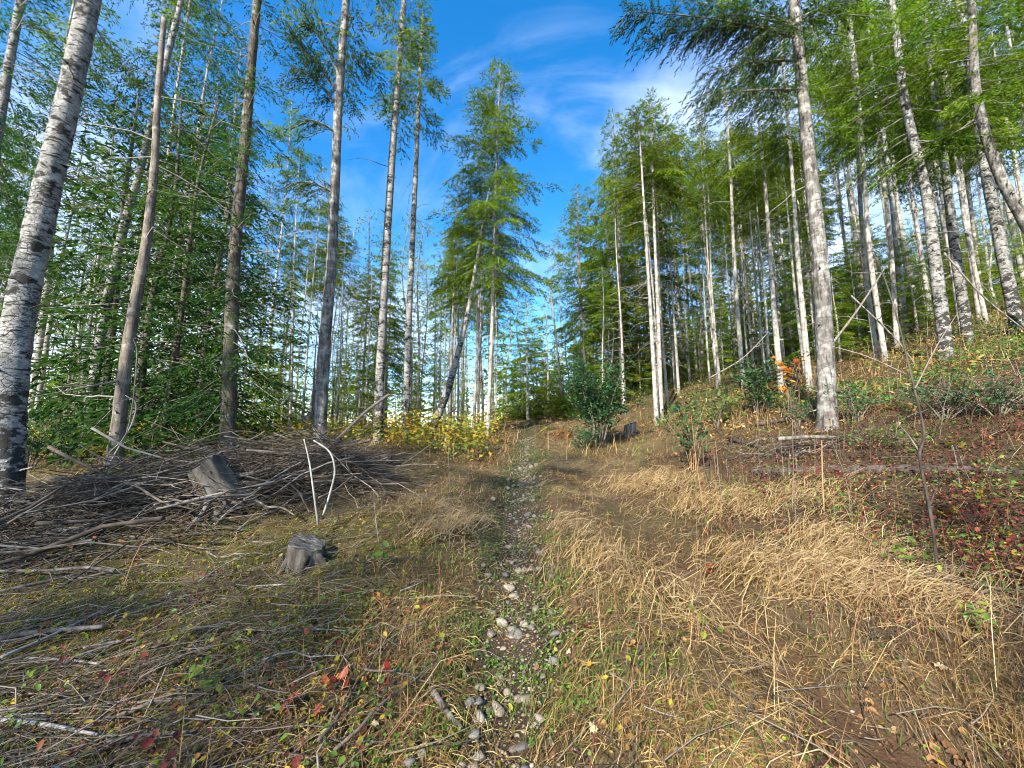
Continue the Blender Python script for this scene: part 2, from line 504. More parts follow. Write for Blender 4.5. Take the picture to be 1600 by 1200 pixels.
def stone_mat():
    m = Mat('path_stone')
    oi = m.n('ShaderNodeObjectInfo')
    n = m.n('ShaderNodeTexNoise', Vector=m.coords(), Scale=22.0, Detail=5.0).outputs['Fac']
    c = m.ramp(oi.outputs['Random'], [(0.0, (0.08, 0.08, 0.08)), (0.35, (0.165, 0.16, 0.15)), (0.7, (0.22, 0.185, 0.13)), (1.0, (0.31, 0.28, 0.22))])
    c = m.mix(m.ramp(n, [(0.38, 0.8), (0.62, 0.0)]), c, (0.075, 0.055, 0.036))
    return m.principled(c, 0.85, m.bump(n, 0.4, 0.006))
M_STONE = stone_mat()
def gravel_mat():
    m = Mat('path_gravel')
    c = m.ramp(m.attr().outputs['Fac'], [(0.0, (0.07, 0.062, 0.055)), (0.4, (0.15, 0.135, 0.12)), (0.7, (0.21, 0.16, 0.115)), (1.0, (0.29, 0.25, 0.20))])
    return m.principled(c, 0.88)
M_GRAVEL = gravel_mat()

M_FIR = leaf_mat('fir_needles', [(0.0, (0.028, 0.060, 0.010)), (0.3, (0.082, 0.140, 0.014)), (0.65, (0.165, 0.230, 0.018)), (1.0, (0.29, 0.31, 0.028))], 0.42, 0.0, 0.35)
M_CEDAR = leaf_mat('cedar_sprays', [(0.0, (0.016, 0.046, 0.014)), (0.5, (0.04, 0.098, 0.022)), (1.0, (0.10, 0.165, 0.03))], 0.38, 0.0, 0.3)
M_YOUNG = leaf_mat('young_conifer_needles', [(0.0, (0.05, 0.105, 0.014)), (0.4, (0.16, 0.245, 0.020)), (1.0, (0.36, 0.38, 0.034))], 0.5, 0.0, 0.4)
M_BROAD = leaf_mat('dark_evergreen_leaves', [(0.0, (0.014, 0.050, 0.022)), (0.6, (0.034, 0.098, 0.036)), (1.0, (0.085, 0.155, 0.05))], 0.25, 0.22, 0.2)
M_LIME = leaf_mat('green_shrub_leaves', [(0.0, (0.04, 0.095, 0.02)), (0.6, (0.105, 0.185, 0.03)), (1.0, (0.24, 0.27, 0.04))], 0.4, 0.25, 0.2)
M_YELLOW = leaf_mat('yellow_autumn_leaves', [(0.0, (0.07, 0.14, 0.02)), (0.4, (0.17, 0.215, 0.028)), (0.66, (0.40, 0.30, 0.03)), (0.84, (0.38, 0.19, 0.03)), (1.0, (0.18, 0.09, 0.035))], 0.4, 0.1, 0.1)
M_VINE = leaf_mat('red_bramble_leaves', [(0.0, (0.06, 0.085, 0.02)), (0.2, (0.065, 0.040, 0.024)), (0.42, (0.10, 0.036, 0.026)), (0.62, (0.18, 0.045, 0.034)), (0.8, (0.27, 0.085, 0.042)), (0.92, (0.30, 0.18, 0.04)), (1.0, (0.36, 0.28, 0.04))], 0.35, 0.15, 0.1)
M_RED = leaf_mat('red_fallen_leaf', [(0.0, (0.20, 0.030, 0.022)), (0.5, (0.33, 0.085, 0.035)), (1.0, (0.42, 0.16, 0.05))], 0.25, 0.15, 0.25)
M_TAN = leaf_mat('tan_fallen_leaf', [(0.0, (0.42, 0.30, 0.16)), (1.0, (0.62, 0.47, 0.28))], 0.25, 0.1, 0.2)
M_ORANGE = leaf_mat('orange_maple_leaf', [(0.0, (0.42, 0.12, 0.02)), (0.6, (0.60, 0.24, 0.03)), (1.0, (0.58, 0.36, 0.05))], 0.4, 0.1, 0.2)
M_STRAW = leaf_mat('dry_grass', [(0.0, (0.060, 0.033, 0.016)), (0.25, (0.15, 0.086, 0.034)), (0.55, (0.30, 0.192, 0.075)), (0.85, (0.46, 0.325, 0.14)), (1.0, (0.56, 0.44, 0.23))], 0.25, 0.1, 0.05)
M_CANE = leaf_mat('reddish_canes', [(0.0, (0.045, 0.022, 0.016)), (0.5, (0.14, 0.060, 0.036)), (1.0, (0.30, 0.16, 0.085))], 0.1, 0.0, 0.05)
M_GRASS = leaf_mat('green_grass', [(0.0, (0.035, 0.075, 0.014)), (0.5, (0.075, 0.14, 0.022)), (1.0, (0.16, 0.21, 0.04))], 0.35, 0.1, 0.05)
M_CLOVER = leaf_mat('low_green_weeds', [(0.0, (0.035, 0.095, 0.016)), (0.5, (0.08, 0.175, 0.025)), (1.0, (0.16, 0.25, 0.035))], 0.35, 0.1, 0.05)
M_MOSS = leaf_mat('olive_moss', [(0.0, (0.075, 0.075, 0.010)), (0.4, (0.20, 0.175, 0.014)), (1.0, (0.46, 0.35, 0.016))], 0.2, 0.0, 0.05)
M_LITTER = leaf_mat('brown_leaf_litter', [(0.0, (0.05, 0.03, 0.02)), (0.4, (0.13, 0.07, 0.035)), (0.7, (0.24, 0.13, 0.05)), (0.9, (0.34, 0.22, 0.10)), (1.0, (0.45, 0.30, 0.03))], 0.15, 0.05, 0.05)
M_BRACKEN = leaf_mat('rust_bracken', [(0.0, (0.13, 0.065, 0.028)), (0.5, (0.27, 0.135, 0.05)), (1.0, (0.44, 0.26, 0.10))], 0.3, 0.0, 0.2)
M_FERN = leaf_mat('green_fern', [(0.0, (0.05, 0.085, 0.02)), (1.0, (0.14, 0.17, 0.035))], 0.3, 0.1, 0.2)
def dry_twig_mat():
    m = Mat('dry_twigs')
    c = m.ramp(m.attr().outputs['Fac'], [(0.0, (0.035, 0.024, 0.017)), (0.5, (0.105, 0.078, 0.055)), (0.85, (0.22, 0.185, 0.145)), (1.0, (0.36, 0.32, 0.27))])
    return m.principled(c, 0.9)
M_DRYTWIG = dry_twig_mat()

# ------------------------------------------------------------------ the ground
def zones(x, y):
    x = np.asarray(x, float); y = np.asarray(y, float)
    n1 = fbm(x * 1.3 + 40, y * 1.3, 3); n2 = fbm(x * 0.6, y * 0.6 + 70, 3); n3 = fbm(x * 3.7 + 5, y * 3.7 + 9, 2)
    far = sstep(18, 26, y)
    wl = 0.30 + 0.10 * sstep(4, 9, y)
    rl = np.exp(-((x - rut_l(y)) / wl) ** 2) * (1 - far)
    rr = np.exp(-((x - rut_r(y)) / 0.30) ** 2) * (1 - far)
    verge = sstep(0.30, 0.6, rut_l(y) - x)
    moss = verge * sstep(-0.5, -1.5, x + 0.6 * (n1 - 0.5)) * (1 - sstep(4.6, 6.2, y)) * sstep(0.36, 0.56, n1 + 0.12)
    vine = sstep(2.1, 3.6, x + 1.8 * (n2 - 0.5) + 0.25 * (y - 4) * (y < 6)) * (1 - sstep(6.6, 8.6, y)) * sstep(1.6, 2.8, y)
    hill = sstep(3, 6, x) * sstep(6.5, 9, y)
    yellow = sstep(7.6, 9.0, y) * sstep(0.5, 1.2, rut_l(y) - x) * (1 - sstep(26, 40, y))
    forest = np.maximum(sstep(22, 32, y), sstep(4.5, 7, -x) * sstep(6.5, 9, y))
    pile = pile_h(x, y)
    bare = np.clip(sstep(0.60, 0.70, n3) * 0.8, 0, 1)
    return dict(rl=rl, rr=rr, moss=moss, vine=vine, hill=hill, yellow=yellow, forest=forest, pile=pile, n1=n1, n2=n2, n3=n3, bare=bare, verge=verge)
def ground_colour(x, y):
    z = zones(x, y)
    def L(c, a, t):
        return c * (1 - t[:, None]) + np.array(a)[None, :] * t[:, None]
    n = len(x)
    c = np.tile(np.array([[0.145, 0.088, 0.045]]), (n, 1))
    c = L(c, (0.23, 0.165, 0.085), sstep(0.4, 0.62, z['n1']))
    c = L(c, (0.075, 0.048, 0.030), sstep(0.55, 0.7, z['n3']) * 0.7)
    c = L(c, (0.085, 0.09, 0.03), sstep(0.50, 0.62, z['n2']) * 0.45)
    c = L(c, (0.070, 0.046, 0.030), z['vine'] * 0.7)
    c = L(c, (0.10, 0.068, 0.036), z['hill'] * 0.8)
    c = L(c, (0.13, 0.118, 0.020), z['moss'] * 0.75)
    c = L(c, (0.10, 0.080, 0.030), np.maximum(z['yellow'], z['forest']) * 0.8)
    c = L(c, (0.038, 0.029, 0.022), np.clip(z['pile'] * 1.6, 0, 1))
    c = L(c, (0.075, 0.052, 0.032), np.clip(z['rl'] * 1.2, 0, 1) * 0.9)
    c = L(c, (0.060, 0.085, 0.026), z['rl'] * sstep(4.5, 8, y) * 0.6)
    c = L(c, (0.165, 0.092, 0.048), z['rr'] * (1 - sstep(3.5, 5.0, y)))
    return c * (0.52 + 0.5 * z['n3'])[:, None]  # whole soil tone lowered to stand in for shadows between the stems
def ground_mat():
    m = Mat('forest_soil')
    v = m.coords()
    n1 = m.n('ShaderNodeTexNoise', Vector=v, Scale=75.0, Detail=7.0, Roughness=0.75).outputs['Fac']
    n2 = m.n('ShaderNodeTexNoise', Vector=v, Scale=7.0, Detail=4.0, Roughness=0.6).outputs['Fac']
    c = m.mix(m.ramp(n1, [(0.3, 0.75), (0.62, 0.0)]), m.attr('col').outputs['Color'], (0.03, 0.021, 0.014))
    c = m.mix(m.ramp(n2, [(0.56, 0.0), (0.68, 0.5)]), c, (0.19, 0.135, 0.07))
    return m.principled(c, 0.96, m.bump(m.math('ADD', n1, n2), 0.9, 0.02), 0.1)
M_SOIL = ground_mat()
def axis(parts):
    a = []
    for lo, hi, step in parts:
        a.append(np.arange(lo, hi, step))
    return np.concatenate(a)
gx = axis([(-420, -60, 20), (-60, -16, 2), (-16, -6, 0.4), (-6, 6, 0.085), (6, 16, 0.35), (16, 60, 2), (60, 440, 20)])
gy = axis([(-120, -20, 10), (-20, -2, 1), (-2, 1, 0.3), (1, 8, 0.085), (8, 14, 0.2), (14, 30, 0.5), (30, 90, 3), (90, 700, 25)])
GX, GY = np.meshgrid(gx, gy)
gz = height(GX.ravel(), GY.ravel())
nx, ny = len(gx), len(gy)
ii = (np.arange(ny - 1)[:, None] * nx + np.arange(nx - 1)[None, :]).ravel()
GF = np.stack([ii, ii + 1, ii + 1 + nx, ii + nx], -1)
gc = ground_colour(GX.ravel(), GY.ravel())
ground = tag(obj('ground', mesh('ground', np.stack([GX.ravel(), GY.ravel(), gz], -1), GF, None, [M_SOIL], None, None, True, gc)), kind='structure')

# the two wheel tracks lie a few millimetres over the ground
def track(xc, y0, y1, half, rise):
    ys = np.arange(y0, y1, 0.07); us = np.linspace(-1, 1, 11)
    Y = np.repeat(ys, len(us)); U = np.tile(us, len(ys))
    w = half * (0.75 + 0.5 * vnoise(Y * 1.7 + rise * 999, Y * 0 + 3))
    X = xc(Y) + U * w + 0.08 * (vnoise(Y * 0.9, Y * 0 + rise * 500) - 0.5)
    Z = height(X, Y) + rise + 0.016 * (1 - U ** 2)
    Z = np.where(np.abs(U) > 0.99, Z - 0.03, Z)
    k = (np.arange(len(ys) - 1)[:, None] * len(us) + np.arange(len(us) - 1)[None, :]).ravel()
    return mesh('path', np.stack([X, Y, Z], -1), np.stack([k, k + 1, k + 1 + len(us), k + len(us)], -1), None, [M_SOIL], None, None, True, ground_colour(X, Y))
path = tag(obj('path', track(rut_l, 0.8, 20, 0.27, 0.004)), kind='structure')
path_2 = tag(obj('path.001', track(rut_r, 0.8, 19, 0.24, 0.004)), kind='structure')

# ------------------------------------------------------------------ trees
def conifer(rng, Hh, z0, rmax, nb, pitch=(35, -12), droop=0.25, lat=0.14, lat_len=0.42, el=(0.15, 0.034), step=0.07,
            fan=38, lat_droop=0.25, shape=0.85, axis_xy=None, wood_r=0.012, thin=1.0, zpow=1.0, azs=None, curl=0.0, gap=0.0):
    """branches and needle sprays of one crown: live boughs from z0 to Hh around a trunk; returns a Bag (0 foliage, 1 wood)"""
    bag = Bag()
    for b in range(nb):
        u = ((b + rng.rand()) / nb) ** zpow
        z = z0 + (Hh - z0) * u * 0.995
        top = 1 - u
        prof = min(1.0, 0.10 + top ** shape) * (0.55 + 0.45 * min(1, u / 0.10)) if u < 0.10 else 0.10 + top ** shape
        L = rmax * prof * rng.uniform(0.5, 1.12)
        if gap and rng.rand() < gap:
            L *= 0.45
        az = rng.uniform(0, 2 * np.pi) if azs is None else rng.uniform(*azs)
        pt = R(pitch[1] + (pitch[0] - pitch[1]) * u + rng.uniform(-9, 9))
        n = 9
        t = np.linspace(0, 1, n)
        rad = L * t * math.cos(pt)
        zz = L * (t * math.sin(pt) - droop * t ** 1.8 * (1 - 0.5 * u) + curl * np.maximum(t - 0.6, 0) ** 2)
        ox, oy = (0, 0) if axis_xy is None else axis_xy(z)
        wob = 0.05 * L * np.sin(t * rng.uniform(2, 5) + rng.rand() * 6) * t
        pts = np.stack([ox + rad * math.cos(az) - wob * math.sin(az), oy + rad * math.sin(az) + wob * math.cos(az), z + zz], -1)
        V, F4, _ = tube(pts[::2], np.linspace(wood_r * (0.5 + L * 0.35), 0.003, 5), 3, cap=False)
        bag.add(V, F4, None, rng.rand(), 1)
        nl = max(3, int(L / lat * thin))
        tl = np.sort(rng.uniform(0.12, 1.0, nl)) ** 0.85
        idx = tl * (n - 1); i0 = np.minimum(idx.astype(int), n - 2); f = (idx - i0)[:, None]
        pl = pts[i0] * (1 - f) + pts[i0 + 1] * f
        dl = unit(pts[i0 + 1] - pts[i0])
        sg = np.where(np.arange(nl) % 2 == 0, 1, -1)
        sidev = unit(np.cross(dl, [0, 0, 1]))
        ang = R(52) + rng.uniform(-0.3, 0.3, nl)
        ll = lat_len * L ** 0.5 * (1.08 - 0.75 * tl) * rng.uniform(0.6, 1.2, nl) + el[0] * 0.6
        d = dl * np.cos(ang)[:, None] + sidev * (sg * np.sin(ang))[:, None]
        d[:, 2] += rng.uniform(-0.15, 0.12, nl) - lat_droop * 0.5
        d = unit(d)
        d[-1] = dl[-1]
        ne = np.maximum((ll / step).astype(int), 2)
        ids = np.repeat(np.arange(nl), ne)
        k = np.concatenate([np.arange(q) for q in ne])
        s = (k + 0.3 + 0.4 * rng.rand(len(k))) * step
        s = np.minimum(s, ll[ids])
        p = pl[ids] + d[ids] * s[:, None]
        p[:, 2] -= lat_droop * s ** 1.6
        nr = unit(np.cross(d[ids], np.cross(d[ids], [0, 0, 1.0])) * -1 + rng.normal(0, 0.95, (len(ids), 3)))
        s2 = np.where(k % 2 == 0, 1, -1)
        fa = R(fan) * rng.uniform(0.5, 1.35, len(ids))
        sd = unit(np.cross(d[ids], nr))
        de = d[ids] * np.cos(fa)[:, None] + sd * (s2 * np.sin(fa))[:, None]
        de[:, 2] -= lat_droop * 0.7 * np.minimum(s, 0.6)
        de += rng.normal(0, 0.10, de.shape)
        Lh = el[0] * rng.uniform(0.65, 1.25, len(ids)) * (1.05 - 0.35 * s / np.maximum(ll[ids], 0.01))
        Wd = el[1] * rng.uniform(0.7, 1.3, len(ids))
        VV, FF = kites(p, de, Lh, Wd, nr, 0.12)
        tip = s / np.maximum(ll[ids], 0.01)
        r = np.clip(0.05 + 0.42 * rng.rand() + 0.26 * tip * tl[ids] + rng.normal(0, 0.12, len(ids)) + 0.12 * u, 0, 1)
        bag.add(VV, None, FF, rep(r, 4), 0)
    return bag
def dead_limbs(rng, bag, zlo, zhi, n, Lr, rad_at, axis_xy=None, m=0):
    """thin bare dead boughs that curve off a trunk"""
    for _ in range(n):
        z = rng.uniform(zlo, zhi); az = rng.uniform(0, 2 * np.pi); L = rng.uniform(*Lr)
        ox, oy = (0, 0) if axis_xy is None else axis_xy(z)
        t = np.linspace(0, 1, 5)
        up = rng.uniform(-0.35, 0.55); sag = rng.uniform(0.0, 0.7)
        r = L * t
        pts = np.stack([ox + r * math.cos(az), oy + r * math.sin(az), z + L * (up * t - sag * t ** 2)], -1)
        pts[1:] += rng.normal(0, 0.03 * L, (4, 3))
        V, F4, _ = tube(pts, np.linspace(0.007 + 0.006 * L, 0.002, 5), 3, cap=False)
        bag.add(V, F4, None, 0.5, m)

def trunk_bag(rng, pts, r0, r1, sides=12, step=0.3, flare=0.35, rough=0.04, lobes=0):
    pts = np.asarray(pts, float)
    length = np.linalg.norm(np.diff(pts, axis=0), axis=1).sum()
    n = max(6, int(length / step))
    c = spline(pts, n)
    c[:, :2] += 0.012 * np.stack([np.sin(np.linspace(0, 9, n) + rng.rand() * 6), np.cos(np.linspace(0, 7, n) + rng.rand() * 6)], -1)
    h = np.linspace(0, length, n)
    rad = (r0 + (r1 - r0) * (h / length) ** 0.85) * (1 + flare * np.exp(-h / (r0 * 1.6)))
    b = Bag()
    V, F4, F3 = tube(c, rad, sides, rough, rng)
    if lobes:                                # root buttresses at the foot
        k = np.arange(n)[:, None]; a = np.arange(sides)[None, :] * 2 * np.pi / sides
        f = 1 + 0.42 * np.exp(-np.maximum(h - 0.25, 0) / (r0 * 1.1))[:, None] * np.maximum(0, np.sin(a * lobes / 2 + seed_of(rng))) ** 2
        ring = V[:n * sides].reshape(n, sides, 3)
        ring = c[:, None, :] + (ring - c[:, None, :]) * f[..., None]
        V[:n * sides] = ring.reshape(-1, 3)
    b.add(V, F4, F3)
    return b, c, rad
def seed_of(rng):
    return rng.uniform(0, 6.28)

# -- prototype crowns for the trees one sees many of; each prototype is a thing of its own kind that is copied
def proto(kind, seed):
    rng = np.random.RandomState(seed)
    if kind == 'fir':                # tall stand-grown fir: bare pole, narrow crown of drooping boughs
        Hh, z0 = 16.0, rng.uniform(8.0, 10.5)
        r0 = 0.098
        crown = conifer(rng, Hh, z0, rng.uniform(1.9, 2.5), 64, (38, -14), 0.34, 0.078, 0.50, (0.13, 0.036), 0.032, 42, 0.30, 0.72, gap=0.25)
        leaf, bark = M_FIR, M_PALEB
    elif kind == 'dense_fir':        # fuller tree with the crown far down
        Hh, z0 = 14.0, rng.uniform(4.0, 6.5)
        r0 = 0.14
        crown = conifer(rng, Hh, z0, rng.uniform(2.2, 2.7), 82, (36, -16), 0.34, 0.078, 0.50, (0.13, 0.037), 0.033, 42, 0.32, 0.8, gap=0.2)
        leaf, bark = M_FIR, M_FIRB
    elif kind == 'pole':             # drawn-up pole with a short tuft of crown
        Hh, z0 = 16.0, rng.uniform(10.5, 12.5)
        r0 = 0.082
        crown = conifer(rng, Hh, z0, rng.uniform(1.5, 2.0), 44, (38, -12), 0.34, 0.08, 0.50, (0.13, 0.036), 0.034, 42, 0.34, 0.72, gap=0.25)
        leaf, bark = M_FIR, M_PALEB
    elif kind == 'hemlock':          # darker tree of the shaded left stand, drooping sparse boughs
        Hh, z0 = 16.0, rng.uniform(6.5, 9.0)
        r0 = 0.10
        crown = conifer(rng, Hh, z0, rng.uniform(2.0, 2.6), 60, (28, -16), 0.42, 0.10, 0.50, (0.13, 0.038), 0.045, 38, 0.5, 0.6, gap=0.3, curl=0.4)
        leaf, bark = M_CEDAR, M_PALEB
    elif kind == 'young':            # yellow green young conifer clothed to the ground
        Hh, z0 = 7.0, 0.3
        r0 = 0.075
        crown = conifer(rng, Hh, z0, 1.75, 76, (38, -12), 0.30, 0.08, 0.46, (0.12, 0.034), 0.034, 42, 0.26, 0.75)
        leaf, bark = M_YOUNG, M_PALEB
    elif kind == 'cedar':            # young dark cedar with flat drooping sprays
        Hh, z0 = 6.0, 0.25
        r0 = 0.06
        crown = conifer(rng, Hh, z0, 1.7, 70, (25, -10), 0.40, 0.11, 0.55, (0.13, 0.034), 0.05, 36, 0.45, 0.75, curl=0.5)
        leaf, bark = M_CEDAR, M_DARKB
    elif kind == 'lacy':             # thin see-through yellow green tree of the understorey
        Hh, z0 = 8.0, 1.0
        r0 = 0.05
        crown = conifer(rng, Hh, z0, 1.5, 75, (40, 0), 0.22, 0.16, 0.45, (0.13, 0.045), 0.075, 50, 0.2, 0.6, thin=0.8)
        leaf, bark = M_YOUNG, M_FIRB
    tb = trunk_bag(rng, [(0, 0, -0.4), (rng.normal(0, 0.06), rng.normal(0, 0.06), Hh * 0.35), (rng.normal(0, 0.1), rng.normal(0, 0.1), Hh * 0.7), (0, 0, Hh)], r0, 0.012, 8, 0.8)[0]
    if kind in ('fir', 'dense_fir', 'hemlock', 'pole'):
        dead_limbs(rng, tb, 1.5, z0 + 2.0, 40, (0.3, 1.6), 0.1)
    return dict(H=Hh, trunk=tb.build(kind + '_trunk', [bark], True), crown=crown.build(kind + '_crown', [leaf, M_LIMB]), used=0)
PROTO = {'fir': [proto('fir', 100 + i) for i in range(4)], 'dense_fir': [proto('dense_fir', 200 + i) for i in range(3)],
         'pole': [proto('pole', 700 + i) for i in range(4)],
         'hemlock': [proto('hemlock', 600 + i) for i in range(4)],
         'young': [proto('young', 300 + i) for i in range(3)], 'cedar': [proto('cedar', 400 + i) for i in range(3)],
         'lacy': [proto('lacy', 500 + i) for i in range(3)]}
STAND = []
def plant_tree(kind, x, y, Hh, label, group, name='fir_tree', pale=None, fat=1.0, lean=(0, 0)):
    pr = PROTO[kind][rs.randint(len(PROTO[kind]))]
    s = Hh / pr['H']
    t = thing(name, label, 'tree', (x, y, H(x, y)), rs.uniform(0, 6.28), group, (s * fat, s * fat, s))
    t.rotation_euler = (lean[0] + rs.normal(0, 0.015), lean[1] + rs.normal(0, 0.015), rs.uniform(0, 6.28))
    obj('trunk', pr['trunk'], t); obj('crown', pr['crown'], t)
    STAND.append(t)
    return t

# -- single trees traced one by one
HERO_XY = []
def hero(name, label, px, depth, d0, d1, ztop, bark, crown=None, leaf=None, limbs=0, limb_z=(1.5, 9), limb_len=(0.3, 1.2), limb_mat=None, seed=1, sides=16, rough=0.05, group=None, flare=0.3):
    rng = np.random.RandomState(1000 + seed)
    pts = [P(a, b, depth) for a, b in px]
    p0 = pts[0]
    gz0 = H(p0[0], p0[1])
    if p0[2] > gz0 + 0.02:           # carry the trunk down to the ground
        d = unit(pts[0] - pts[1])
        pts.insert(0, pts[0] + d * ((p0[2] - gz0) / max(0.2, -d[2])))
    base = np.array([pts[0][0], pts[0][1], H(pts[0][0], pts[0][1])])
    d = unit(pts[0] - pts[1])
    pts[0] = pts[0] + d * 0.3
    last = pts[-1]
    if ztop > last[2] + 0.5:         # carry it up out of the picture
        d = unit(pts[-1] - pts[-2]); d = unit(d * 0.6 + np.array([0, 0, 0.6]))
        pts.append(last + d * ((ztop - last[2]) / d[2]))
    loc = np.array(pts) - base
    d0 *= 0.86; d1 *= 0.86
    bag, c, rad = trunk_bag(rng, loc, d0 / 2, d1 / 2, sides, 0.16, flare + 0.25, rough, 5)
    for _ in range(46):                      # snapped twig stubs and branch collars
        i = rng.randint(4, len(c) - 2); a = rng.uniform(0, 6.28)
        e = np.array([math.cos(a), math.sin(a), rng.uniform(-0.3, 0.5)])
        L = rng.uniform(0.02, 0.07) + (rng.rand() < 0.3) * rng.uniform(0, 0.18)
        q = c[i] + e * (rad[i] * 0.85 + np.linspace(0, L, 3)[:, None])
        V, F4, F3 = tube(q, [0.016 + rad[i] * 0.05, 0.009, 0.004], 5, 0.1, rng)
        bag.add(V, F4, F3)
    def ax(z):
        i = int(np.clip(np.searchsorted(c[:, 2], z), 0, len(c) - 1))
        return c[i, 0], c[i, 1]
    t = thing(name, label, 'tree', base, 0, group)
    HERO_XY.append((base[0], base[1]))
    obj('trunk', bag.build('trunk', [bark], True), t)
    top = c[-1, 2]
    if crown:
        kw = dict(crown)
        z0 = kw.pop('z0'); 
        cb = conifer(rng, top, z0, kw.pop('rmax'), kw.pop('nb'), axis_xy=ax, **kw)
        obj('crown', cb.build('crown', [leaf, M_LIMB]), t)
    for q in range(limbs):
        lb = Bag()
        dead_limbs(rng, lb, limb_z[0], limb_z[1], 1, limb_len, 0.1, ax)
        obj('branch', lb.build('branch', [limb_mat or M_LIMB]), t)
    return t, base, ax, top
FIRC = dict(pitch=(38, -16), droop=0.36, lat=0.075, lat_len=0.50, el=(0.115, 0.030), step=0.031, fan=40, lat_droop=0.32, shape=0.75, gap=0.2)
CEDC = dict(pitch=(20, -12), droop=0.45, lat=0.10, lat_len=0.50, el=(0.10, 0.026), step=0.042, fan=34, lat_droop=0.55, shape=0.45, curl=0.6, gap=0.25)
def F_(**k):
    d = dict(FIRC); d.update(k); return d
def C_(**k):
    d = dict(CEDC); d.update(k); return d
hero('alder_tree', 'thickest white-barked alder with cracked black patches leaning beside the brush pile', [(8, 800), (25, 540), (70, 300), (138, 0)], 4.7, 0.43, 0.22, 15, M_ALDER, None, None, 9, (2, 8), (0.3, 1.0), M_TWIG, 1, 28, 0.05)
hero('alder_tree', 'slim white alder cut off by the picture edge, behind the thickest alder', [(-70, 700), (-30, 400), (0, 180), (32, 0)], 8.0, 0.28, 0.14, 16, M_ALDER, C_(z0=6.0, rmax=2.6, nb=60), M_CEDAR, 5, (2, 9), (0.3, 1.0), M_TWIG, 2)
hero('bare_snag', 'grey brown dead snag with a kinked broken top and long bare limbs', [(178, 735), (205, 520), (225, 393), (240, 262), (247, 167), (257, 30)], 7.0, 0.25, 0.10, 9.0, M_SNAG, None, None, 12, (1.2, 7.5), (0.8, 2.4), M_LIMB, 3)
hero('alder_tree', 'pale alder rising just behind the kinked dead snag', [(128, 700), (167, 470), (200, 333), (220, 267), (267, 67), (282, 0)], 9.5, 0.28, 0.12, 17, M_ALDER, C_(z0=8.5, rmax=2.6, nb=50), M_CEDAR, 5, (2, 9), (0.3, 1.2), M_TWIG, 4)
hero('cedar_tree', 'stout dark mossy cedar with green sprays down its whole trunk beside the root stump', [(357, 700), (360, 560), (366, 400), (385, 200), (402, 0)], 8.2, 0.40, 0.17, 15, M_DARKB, C_(z0=1.2, rmax=2.3, nb=95), M_CEDAR, 7, (1.5, 8), (0.6, 1.8), M_TWIG, 5, 18, 0.07)
t6, b6, ax6, top6 = hero('fir_tree', 'sturdy grey fir with dark boughs hanging on one side behind the two old logs', [(499, 695), (508, 520), (518, 400), (530, 150), (541, 0)], 8.4, 0.36, 0.17, 16, M_FIRB, F_(z0=9.5, rmax=2.0, nb=37), M_FIR, 7, (3, 9), (0.4, 1.2), None, 6, 18, 0.06)
hero('alder_tree', 'slender white alder with black notches and a tuft crown by the yellow leaves', [(590, 708), (597, 520), (612, 250), (627, 50), (632, 0)], 9.5, 0.29, 0.12, 15.5, M_ALDER, F_(z0=9.3, rmax=1.9, nb=37), M_FIR, 3, (6, 10), (0.5, 1.4), None, 7)
hero('alder_tree', 'thinner grey alder with short drooping dead twigs beside the slender white alder', [(634, 692), (640, 480), (650, 250), (656, 130)], 11.5, 0.26, 0.10, 16, M_ALDER, F_(z0=10.2, rmax=1.6, nb=40), M_FIR, 10, (6, 10), (0.4, 1.0), None, 8)
hero('fir_tree', 'very thin straight fir pole topped by a small bushy crown against blue sky', [(453, 680), (456, 560), (460, 400), (468, 240)], 16.0, 0.22, 0.02, 13.5, M_PALEB, F_(z0=10.2, rmax=1.4, nb=38), M_FIR, 6, (3, 10), (0.3, 0.9), None, 9)
hero('alder_tree', 'strongly leaning grey trunk propped into the tall crown beside the track', [(667, 688), (700, 610), (728, 500), (747, 395), (765, 295)], 12.5, 0.36, 0.06, 9.8, M_ALDER, None, None, 4, (4, 8), (0.4, 1.0), None, 10)
hero('fir_tree', 'tall full-crowned fir standing alone against the sky by the track', [(762, 680), (768, 520), (773, 330), (780, 160)], 13.0, 0.24, 0.02, 15.6, M_PALEB, F_(z0=5.2, rmax=2.9, nb=185, shape=0.72, gap=0.3), M_FIR, 12, (3, 8.5), (0.6, 1.6), None, 11)
hero('fir_tree', 'white-barked fir pole behind the leaning trunk', [(740, 662), (747, 520), (752, 380), (757, 250)], 14.5, 0.20, 0.02, 13.6, M_PALEB, F_(z0=7.0, rmax=2.1, nb=62), M_FIR, 6, (3, 8), (0.4, 1.0), None, 12)
hero('fir_tree', 'dead-topped dark pole with a narrow ragged crown behind the leaning trunk', [(703, 650), (708, 480), (712, 380), (716, 300)], 17.5, 0.20, 0.02, 14.4, M_FIRB, F_(z0=8.2, rmax=1.0, nb=27), M_FIR, 5, (3, 8), (0.4, 0.9), None, 13)
hero('fir_tree', 'first of two pale poles standing close together, with short dead limbs', [(1026, 652), (1018, 500), (1008, 360), (1000, 230), (996, 180)], 12.0, 0.22, 0.02, 13.0, M_PALEB, F_(z0=7.6, rmax=2.1, nb=58), M_FIR, 14, (2, 8), (0.5, 1.6), None, 14)
hero('fir_tree', 'second of two pale poles standing close together, its top hung with dark sprays', [(1034, 652), (1028, 500), (1022, 360), (1019, 230), (1016, 180)], 12.4, 0.21, 0.02, 13.6, M_PALEB, F_(z0=8.2, rmax=2.0, nb=55), M_FIR, 14, (2, 8), (0.5, 1.6), None, 15)
